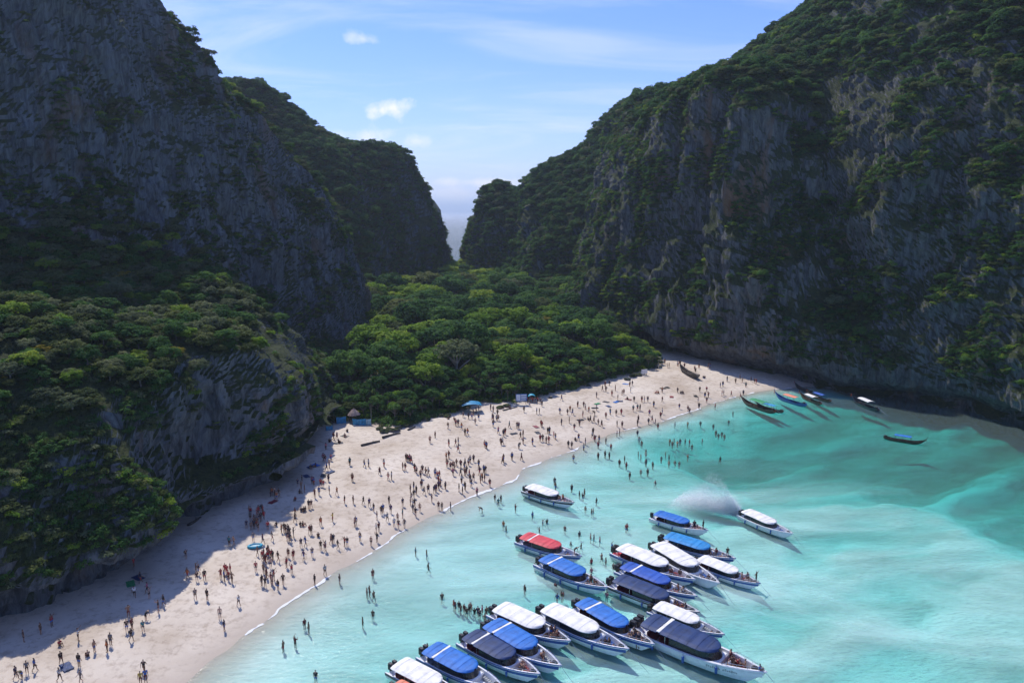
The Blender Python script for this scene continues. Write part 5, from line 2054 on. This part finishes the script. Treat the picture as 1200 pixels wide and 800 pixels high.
def body_mesh(pose, fingers=True, sub=1):
    J = joints(pose)
    keys = list(J)
    V = [J[k] for k in keys]
    Rr = [RAD[k] for k in keys]
    E = [(keys.index(a), keys.index(b_)) for a, b_ in CH]
    if fingers:
        for s, k in ((-1, 'l'), (1, 'r')):
            h, w_ = J['ha' + k], J['wr' + k]
            d = (h - w_) / np.linalg.norm(h - w_)
            ax = np.cross(d, [s * 1.0, .2, .1]); ax /= np.linalg.norm(ax)
            curl = np.cross(ax, d)
            hi = keys.index('ha' + k)
            for f_, (off, ln) in enumerate([(-.03, .070), (-.010, .080), (.010, .076), (.028, .060)]):
                a = h + ax * off + d * .03
                i0 = len(V)
                V += [a + d * ln * .55, a + d * ln + curl * .012]
                Rr += [.0095, .008]
                E += [(hi, i0), (i0, i0 + 1)]
            i0 = len(V)
            V += [w_ + d * .05 - ax * .045, w_ + d * .095 - ax * .06]
            Rr += [.011, .009]
            E += [(hi, i0), (i0, i0 + 1)]
    return skinned('person_body_' + pose, V, E, Rr, 0, sub)


def shell(pose, which, sub=1):
    J = joints(pose)
    if which in ('shirt', 'vest'):
        g = 1.16 if which == 'shirt' else 1.38
        V = [J['spine'] * .75 + J['pelvis'] * .25, J['spine'], J['chest'], J['chest'] * .45 + J['neck'] * .55]
        Rr = [(.140 * g, .102 * g), (.128 * g, .098 * g), (.158 * g, .108 * g), (.09 * g, .075 * g)]
        E = [(0, 1), (1, 2), (2, 3)]
        if which == 'shirt':
            for k in 'lr':
                i = len(V)
                V += [J['sh' + k], J['sh' + k] * .35 + J['el' + k] * .65]
                Rr += [.078, .066]
                E += [(2, i), (i, i + 1)]
        return skinned('person_' + which + '_' + pose, V, E, Rr, 1, sub)
    if which == 'shorts':
        V = [J['pelvis'] * .55 + J['spine'] * .45, J['pelvis']]
        Rr = [(.145, .108), (.165, .122)]
        E = [(0, 1)]
        for k in 'lr':
            i = len(V)
            V += [J['hip' + k], J['hip' + k] * .35 + J['kn' + k] * .65]
            Rr += [.105, .085]
            E += [(1, i), (i, i + 1)]
        return skinned('person_shorts_' + pose, V, E, Rr, 1, sub)
    if which == 'hair':
        up = J['crown'] - J['skull']
        back = np.array([0, -.03, 0])
        V = [J['skull'] + up * .05 + back * 1.2, J['skull'] + up * .6 + back * .5, J['crown'] + up * .12]
        return skinned('person_hair_' + pose, V, [(0, 1), (1, 2)], [(.080, .078), (.088, .092), (.058, .06)], 0, sub)


POSES = ['stand', 'walk', 'reach', 'spread', 'bend', 'sit']
PM = {}
for p_ in POSES:
    PM[p_] = {'body': body_mesh(p_), 'shirt': shell(p_, 'shirt'), 'vest': shell(p_, 'vest'), 'shorts': shell(p_, 'shorts'), 'hair': shell(p_, 'hair')}
LOW = {}
for p_ in ('stand', 'walk', 'sit', 'bend'):
    LOW[p_] = {'body': body_mesh(p_, False, 0), 'shirt': shell(p_, 'shirt', 0), 'vest': shell(p_, 'vest', 0), 'shorts': shell(p_, 'shorts', 0), 'hair': shell(p_, 'hair', 0)}

SKIN = [plain('skin_%d' % i, c, .55, grime=.05) for i, c in enumerate([(.42, .24, .16), (.33, .18, .115), (.20, .105, .065), (.50, .31, .23)])]
HAIR = [plain('hair_%d' % i, c, .6, grime=.1) for i, c in enumerate([(.012, .010, .009), (.03, .018, .012), (.16, .10, .05)])]
CLO = {'black': (.012, .012, .014), 'navy': (.015, .025, .07), 'red': (.42, .03, .04), 'white': (.66, .65, .63), 'grey': (.16, .16, .17), 'teal': (.02, .19, .22), 'orange': (.60, .17, .05),
       'purple': (.09, .05, .17), 'olive': (.08, .085, .045), 'blue': (.03, .13, .42), 'pink': (.55, .16, .24), 'yellow': (.60, .42, .08), 'brown': (.10, .06, .04), 'dark red': (.14, .015, .02)}
CM = {k: plain('cloth_' + k.replace(' ', '_'), v, .8, grime=.12) for k, v in CLO.items()}

# feet positions read off the photograph: x, y pixels (+ optional colour and pose)
BEACH = [
    (19, 796, 'navy'), (26, 795, 'olive', 'bend'), (32, 789, 'grey'), (41, 786, 'blue'), (70, 756, 'red', 'sit'), (92, 751, 'white'), (72, 778, 'black'), (70, 798, 'white', 'walk'), (93, 781, 'black'), (95, 800, 'grey'),
    (103, 769, 'black', 'sit'), (111, 764, 'skin'), (28, 752, 'brown'), (48, 743, 'brown'), (61, 734, 'red'), (126, 764, 'orange'), (130, 756, 'grey'), (149, 740, 'black'), (155, 738, 'dark red'), (154, 751, 'black', 'walk'),
    (168, 740, 'teal'), (171, 727, 'black', 'bend'), (151, 723, 'skin'), (158, 700, 'white'), (173, 695, 'pink'), (175, 701, 'grey'), (186, 717, 'black'), (192, 710, 'black'), (165, 683, 'navy'), (157, 664, 'red'),
    (169, 788, 'black', 'walk'), (165, 801, 'yellow'), (171, 799, 'blue'), (218, 655), (220, 678), (230, 672), (233, 673), (231, 681), (240, 680, 'black', 'walk'), (269, 640), (274, 639), (259, 678, 'red'), (263, 681), (264, 672, 'red'),
    (268, 680, 'red'), (270, 672, 'red'), (272, 683), (266, 674, 'red'), (229, 702, 'grey', 'walk'), (243, 703, 'black'), (280, 710, 'white'), (258, 725, 'skin'), (263, 739), (324, 616, 'black', 'sit'), (330, 624), (319, 633, 'grey', 'walk'),
    (308, 637), (297, 634, 'grey'), (302, 651), (326, 658, 'black'), (336, 665, 'red'), (338, 653), (344, 656), (342, 672, 'red'), (319, 686), (326, 691, 'black'), (332, 685, 'black'), (311, 688, 'black'), (353, 641), (358, 640), (356, 656),
    (366, 652), (376, 644), (381, 646), (389, 636), (391, 636), (396, 643, 'black'), (404, 640), (407, 640), (365, 626), (363, 626), (373, 629, 'brown', 'sit'), (376, 616), (390, 611, 'yellow', 'spread'), (416, 617), (417, 616, 'blue'),
    (352, 616, 'black', 'sit'), (355, 616, 'black', 'sit'), (346, 612), (346, 605), (353, 599, 'navy', 'sit'), (356, 599, 'black', 'sit'), (358, 598, 'black', 'sit'), (362, 596), (365, 595), (346, 586, 'red', 'sit'), (369, 583), (374, 580, 'blue'),
    (386, 579, 'blue'), (395, 580), (404, 590), (414, 590), (381, 674), (369, 685), (391, 515), (395, 514, 'purple'), (382, 527), (379, 540), (381, 541), (388, 540), (386, 548), (383, 551), (385, 564), (366, 567, 'pink'), (368, 568), (376, 570, 'red'),
    (379, 571, 'red'), (354, 566), (349, 570, 'navy'), (357, 577), (351, 578, 'black', 'sit'), (353, 574), (386, 518, 'black', 'sit'), (370, 547, 'purple', 'sit'), (364, 549, 'black', 'sit'), (410, 545), (427, 547), (432, 547), (450, 547),
    (476, 540), (478, 541), (480, 541), (482, 543), (407, 506, 'black', 'sit'), (404, 512, 'dark red', 'sit'), (397, 519, 'black', 'sit'), (472, 551), (475, 551), (486, 552), (413, 564), (455, 562), (459, 562), (445, 556), (426, 591, 'black'),
    (433, 594), (438, 599), (456, 591), (472, 593), (447, 603), (449, 601), (458, 601), (442, 609), (454, 611), (472, 607), (466, 611), (467, 619), (462, 617), (474, 618), (441, 624), (444, 622), (435, 639), (442, 635, 'black', 'reach'), (422, 634),
    (388, 637), (382, 645), (481, 577), (485, 574), (488, 579), (485, 583), (494, 572), (497, 579), (482, 586), (481, 592), (486, 594), (484, 600), (487, 605), (492, 599), (493, 560), (499, 557), (488, 555), (495, 554), (502, 557), (510, 558),
    (513, 561, 'red'), (515, 560, 'red'), (514, 567, 'red'), (516, 570), (514, 573), (522, 573), (502, 577), (506, 588, 'navy'), (509, 578, 'navy'), (511, 576, 'purple'), (524, 547), (528, 550, 'dark red'), (531, 549), (535, 546), (531, 557, 'pink'),
    (533, 551), (540, 548), (544, 550), (545, 546), (549, 545), (551, 542), (555, 541, 'navy'), (561, 547, 'brown'), (540, 557), (545, 557), (547, 555), (550, 559, 'red'), (555, 563), (551, 564), (552, 570), (541, 566), (538, 576, 'black'), (542, 579, 'black'),
    (545, 574), (562, 556), (563, 566), (565, 563), (567, 554), (569, 554), (568, 564), (574, 570), (589, 543), (559, 580), (514, 597), (518, 598), (528, 598), (523, 538), (526, 537), (537, 529), (570, 526), (568, 524), (526, 523), (534, 522),
    (504, 519), (510, 513), (525, 502), (534, 499), (537, 499), (541, 503), (545, 510), (548, 510), (537, 520), (543, 489), (549, 491), (553, 491), (555, 487), (558, 484), (561, 492), (561, 482), (557, 497), (575, 481), (578, 483), (583, 487), (577, 492),
    (578, 493), (578, 500), (582, 493), (584, 493), (526, 491, 'black', 'sit'), (532, 492, 'dark red', 'sit'), (597, 479, 'black', 'sit'), (597, 501), (606, 502), (608, 502), (584, 508), (590, 511), (592, 509), (587, 521), (589, 521), (613, 512), (610, 514),
    (613, 520), (608, 526, 'black', 'bend'), (624, 521), (635, 501), (634, 499), (636, 517), (633, 517), (640, 519), (643, 519), (642, 508), (644, 508), (649, 513), (651, 515), (656, 485), (658, 498), (614, 483), (629, 485), (632, 485), (635, 476), (621, 476),
    (618, 472, 'red'), (621, 471, 'pink'), (624, 472, 'red'), (627, 472, 'brown'), (630, 472, 'red'), (633, 473), (600, 539), (611, 539), (590, 541), (667, 496), (658, 469), (677, 477), (665, 486), (668, 482), (671, 486), (684, 477), (686, 480), (690, 483),
    (683, 489), (679, 499), (673, 504), (674, 516, 'brown', 'sit'), (678, 516), (686, 521), (666, 524), (670, 525), (684, 527, 'white'), (694, 513), (695, 509), (697, 517), (702, 517), (701, 524), (710, 519), (689, 492, 'black', 'sit'), (692, 494), (696, 495),
    (701, 498), (705, 500), (697, 487, 'black', 'bend'), (699, 481), (710, 490), (715, 486), (722, 487, 'black', 'walk'), (728, 486), (723, 500), (729, 501), (723, 511), (726, 510), (747, 499), (748, 494), (761, 487), (764, 494), (760, 497), (768, 497),
    (771, 501), (774, 490), (776, 485), (766, 477), (752, 471), (755, 471), (759, 471), (743, 471), (747, 481), (750, 481), (742, 482), (699, 466), (710, 459), (706, 458, 'brown'), (717, 464), (721, 458), (729, 463, 'dark red'), (731, 462), (739, 460), (738, 453),
    (741, 452), (724, 469), (776, 471), (776, 460, 'orange'), (769, 461, 'red', 'sit'), (771, 461, 'orange', 'sit'), (735, 468, 'brown', 'sit'), (709, 453), (714, 452), (794, 429), (797, 428), (802, 431), (782, 431), (784, 431), (779, 426), (776, 423), (814, 434),
    (819, 432), (815, 437), (824, 443, 'black', 'sit'), (826, 443, 'black', 'sit'), (852, 447), (867, 444), (862, 449), (870, 448), (874, 454), (846, 464), (848, 463), (844, 454), (847, 453), (857, 464), (871, 463), (820, 459), (828, 459), (794, 460), (798, 461, 'black', 'sit'),
    (800, 461, 'black', 'sit'), (826, 466), (830, 466), (828, 472), (818, 472), (819, 479), (796, 479), (806, 482), (808, 484), (838, 478), (880, 447), (884, 449), (886, 450), (830, 431), (832, 431)]
# two dense knots under the headland
for (x0, x1, y0, y1, n_, cs) in [(289, 314, 600, 623, 22, ('red', 'black', 'navy', 'skin', 'grey', 'red')), (333, 345, 623, 637, 9, ('black', 'navy', 'black')), (307, 321, 650, 661, 10, ('red', 'black', 'dark red')),
                                 (300, 324, 665, 687, 9, ('red', 'black', 'dark red', 'skin')), (317, 328, 580, 589, 6, ('orange', 'brown', 'skin'))]:
    for k in range(n_):
        BEACH.append((rng.uniform(x0, x1), rng.uniform(y0, y1), cs[k % len(cs)]))
WATER = [
    (580, 586), (587, 587), (584, 591), (565, 599, 'black', 'bend'), (716, 525), (747, 509), (749, 515), (752, 519), (757, 529), (806, 497), (821, 496), (791, 499), (836, 499), (854, 494), (859, 484), (839, 507), (846, 508), (842, 510), (670, 573), (679, 580), (683, 583),
    (685, 578), (699, 588), (686, 597, 'skin'), (693, 601), (695, 600), (735, 619), (738, 557), (751, 553), (759, 553), (768, 566), (757, 542), (765, 545), (732, 539), (726, 543), (734, 546), (701, 536), (709, 534), (714, 535), (672, 539), (748, 532), (751, 536), (757, 531),
    (780, 532), (775, 537), (784, 536), (791, 542), (796, 543), (784, 542), (806, 535), (785, 517), (788, 520), (790, 516), (794, 519), (797, 517), (803, 517), (808, 518), (811, 523), (823, 516), (844, 538), (849, 511), (398, 683), (437, 676), (430, 697), (433, 695), (438, 700),
    (437, 721), (425, 731), (357, 734), (362, 739), (346, 755), (332, 760), (370, 794), (604, 597), (624, 605), (636, 614), (641, 613), (662, 621), (679, 627), (692, 631), (696, 633), (703, 635), (593, 622), (590, 616), (632, 623), (669, 639), (681, 642), (734, 620), (717, 641),
    (705, 655, 'skin'), (710, 660), (693, 660), (719, 666), (693, 670, 'pink'), (627, 667), (651, 686), (615, 691), (660, 696, 'red'), (658, 697), (653, 700), (711, 698), (707, 684), (712, 686), (650, 566), (651, 571), (518, 701), (532, 709), (534, 711), (538, 710), (540, 714), (544, 713),
    (547, 717), (550, 714), (552, 711), (556, 717), (560, 716), (562, 719), (565, 714), (568, 722), (570, 716), (500, 652), (487, 649), (502, 667), (420, 560)][:-1]

dark = ['black'] * 6 + ['navy'] * 3 + ['brown'] * 3 + ['dark red'] * 3 + ['skin'] * 7 + ['grey', 'red', 'red', 'purple', 'teal', 'olive', 'white', 'blue', 'pink', 'orange', 'white']  # clothes weighted to dark tones, partly imitating the shade of backlit figures
folk = []      # dict(x, y, z, yaw, pose, top, bottom, place, zf, vest)


def add_person(x, y, z, top, pose, place, yaw=None, vis=1.0, h=None):
    sx, sy, zf = proj(x, y, z + 1)
    folk.append(dict(x=x, y=y, z=z, top=top, pose=pose, place=place, yaw=rng.uniform(0, 6.28) if yaw is None else yaw, size=vis / zf, h=h or rng.uniform(.93, 1.06),
                     bottom=random.choice(['black', 'black', 'navy', 'dark red', 'grey', 'brown', 'blue', 'red'])))


def batch_ground(px):
    px = np.array([(p[0], p[1]) for p in px], float)
    z = np.zeros(len(px))
    D = _F[None] + np.array([[1., 0, 0]]) * ((px[:, :1] - 600) / FPX) + _U[None] * ((400 - px[:, 1:2]) / FPX)
    for _ in range(5):
        Pn = np.array([[0, 0, CAM_H]]) + D * ((z - CAM_H) / D[:, 2])[:, None]
        h_ = ground_h(Pn[:, 0], Pn[:, 1])
        z = np.maximum(h_, 0)
    return Pn[:, 0], Pn[:, 1], h_


def near_place(x, y, default):
    q = min(LMK, key=lambda a: math.hypot(a[0] - x, a[1] - y))
    return 'near ' + q[2] if math.hypot(q[0] - x, q[1] - y) < 15 else default


for lst, base in ((BEACH, 0), (WATER, 1)):
    X, Yy, Zz = batch_ground(lst)
    for e, x, y, z in zip(lst, X, Yy, Zz):
        top = e[2] if len(e) > 2 else random.choice(dark)
        pose = e[3] if len(e) > 3 else random.choice(['stand'] * 5 + ['walk'] * 4 + ['reach'])
        if base or z < -.05:
            pose = e[3] if len(e) > 3 else random.choice(['stand'] * 4 + ['walk', 'reach'])
            z = max(z, -1.12)
            pl = 'wading ' + near_place(x, y, 'in open shallow water')
            add_person(x, y, z, top, pose, pl)
        else:
            df = 'under the headland cliff' if e[0] < 360 and e[1] > 560 else ('on the strand by the headland foot' if e[0] < 430 else ('on the middle of the beach' if e[0] < 640 else 'on the far part of the beach'))
            add_person(x, y, z, top, pose, near_place(x, y, df))

# passengers
pax = {7: 20, 8: 30, 10: 10, 11: 8, 5: 12, 3: 5, 20: 9, 14: 7, 15: 5, 16: 5, 18: 6, 6: 4, 4: 3, 12: 3, 13: 4, 1: 2, 9: 1, 19: 2}
bname = {i: LMK[i][2] for i in range(len(boats))}
for bi, n_ in pax.items():
    bt = boats[bi]
    k = 0
    tries = 0
    spots = []
    while k < n_ and tries < 400:
        tries += 1
        lx = rng.uniform(2.5, 4.35)
        b_, sh, _ = hull_shape((lx + 6) / 12)
        ly = rng.uniform(-1, 1) * (b_ - .45)
        if any(math.hypot(lx - a_, ly - c_) < (.34 if n_ > 12 else .42) for a_, c_ in spots): continue
        spots.append((lx, ly))
        x, y, z = on_boat(bt, lx, ly, .46)
        on_seat = abs(ly) > b_ - .75 and lx < 3.95
        if on_seat: z = on_boat(bt, lx, ly, .80)[2]
        st = rng.random() < .2
        add_person(x, y, z if not st else on_boat(bt, lx, ly, .43)[2], random.choice(['skin', 'red', 'dark red', 'brown', 'orange', 'navy', 'white', 'skin', 'black']), 'stand' if st else 'sit', 'aboard ' + bname[bi], vis=.62)
        k += 1
for bi, lx, top, pose in [(15, 5.2, 'brown', 'spread'), (16, 4.9, 'black', 'stand'), (14, 4.7, 'black', 'stand'), (8, 5.4, 'blue', 'sit'), (19, 4.6, 'black', 'bend'), (2, -5.6, 'black', 'stand'), (4, -5.6, 'navy', 'reach')]:
    sh = hull_shape((lx + 6) / 12)[1]
    x, y, z = on_boat(boats[bi], lx, 0, (sh - .1) if lx > 4.5 else .5)
    add_person(x, y, z, top, pose, ('on ' if pose != 'sit' else 'perched on ') + ('the prow of ' if lx > 0 else 'the stern of ') + bname[bi], vis=1.2)

folk.sort(key=lambda p: -p['size'])
verb = {'stand': 'standing', 'walk': 'walking', 'reach': 'raising one arm', 'spread': 'with arms spread wide', 'bend': 'bending forward', 'sit': 'sitting'}


def part_mats(p, i):
    return SKIN[i % 4] if rng.random() < .7 else SKIN[2], HAIR[0 if rng.random() < .75 else int(rng.integers(0, 3))]


for i, p in enumerate(folk[:300]):
    root = link('person', None, None, (p['x'], p['y'], p['z']))
    root.rotation_euler = (0, 0, p['yaw'])
    root.scale = (p['h'],) * 3
    sk_, hr_ = part_mats(p, i)
    pm = PM[p['pose']]
    part('body', pm['body'], sk_, root)
    part('hair', pm['hair'], hr_, root)
    part('shorts', pm['shorts'], CM[p['bottom']], root)
    if p['top'] == 'skin':
        wear = 'bare-chested person in ' + p['bottom'] + ' shorts'
    elif p['top'] in ('red', 'orange') and i % 2 == 0:
        part('life_vest', pm['vest'], CM[p['top']], root)
        wear = 'person in ' + p['top'] + ' life vest and ' + p['bottom'] + ' shorts'
    else:
        part('shirt', pm['shirt'], CM[p['top']], root)
        wear = 'person in ' + p['top'] + ' shirt and ' + p['bottom'] + ' shorts'
    pl = p['place']
    vb = verb[p['pose']]
    if pl.startswith('wading'): vb = {'stand': '', 'walk': 'striding and ', 'reach': 'with one arm up '}.get(p['pose'], vb + ' ')
    if pl.startswith('perched'): vb = '' if p['pose'] in ('stand', 'sit') else vb
    if 'prow of' in pl or 'stern of' in pl: wear = wear.split(' and ')[0]
    lab = ' '.join((wear + ' ' + vb + ' ' + pl).split())
    if len(lab.split()) > 16:
        lab = ' '.join((wear.split(' and ')[0] + ' ' + vb + ' ' + pl).split())
        if len(lab.split()) > 16: lab = ' '.join((wear.split(' and ')[0] + ' ' + pl).split())
    grp = 'people wading in the bay' if 'wading' in pl else ('people aboard the speedboats' if ('aboard' in pl or 'prow' in pl or 'stern of' in pl) else 'people on the beach')
    tag(root, lab, 'person', grp)

# everyone else: smaller in view than those above, one crowd
mats_, midx = [], {}


def mi(m_):
    if m_.name not in midx:
        midx[m_.name] = len(mats_)
        mats_.append(m_)
    return midx[m_.name]


arr = {}
for p_ in LOW:
    for k_, me in LOW[p_].items():
        co = np.empty(len(me.vertices) * 3, np.float32); me.vertices.foreach_get('co', co)
        arr[p_, k_] = (co.reshape(-1, 3), [tuple(f_.vertices) for f_ in me.polygons])
VV, FF, MM, off = [], [], [], 0
for i, p in enumerate(folk[300:]):
    ps = p['pose'] if p['pose'] in LOW else 'stand'
    sk_, hr_ = part_mats(p, i)
    items = [('body', sk_), ('hair', hr_), ('shorts', CM[p['bottom']])]
    if p['top'] != 'skin': items.append(('shirt', CM[p['top']]))
    c_, s_ = math.cos(p['yaw']), math.sin(p['yaw'])
    for k_, m_ in items:
        co, fs = arr[ps, k_]
        q = co * p['h']
        q = np.stack([q[:, 0] * c_ - q[:, 1] * s_ + p['x'], q[:, 0] * s_ + q[:, 1] * c_ + p['y'], q[:, 2] + p['z']], 1)
        VV.append(q)
        FF += [tuple(v + off for v in f_) for f_ in fs]
        MM += [mi(m_)] * len(fs)
        off += len(q)
if VV:
    me = py_mesh('crowd', np.vstack(VV), FF, None, True)
    for m_ in mats_: me.materials.append(m_)
    me.polygons.foreach_set('material_index', np.array(MM, np.int32))
    o = link('crowd', me)
    tag(o, 'crowd of small figures on the far sand and packed into the boats', 'crowd', kind='stuff')
for me in [m_ for d_ in LOW.values() for m_ in d_.values()]:
    bpy.data.meshes.remove(me)
print('FOLK', len(folk))
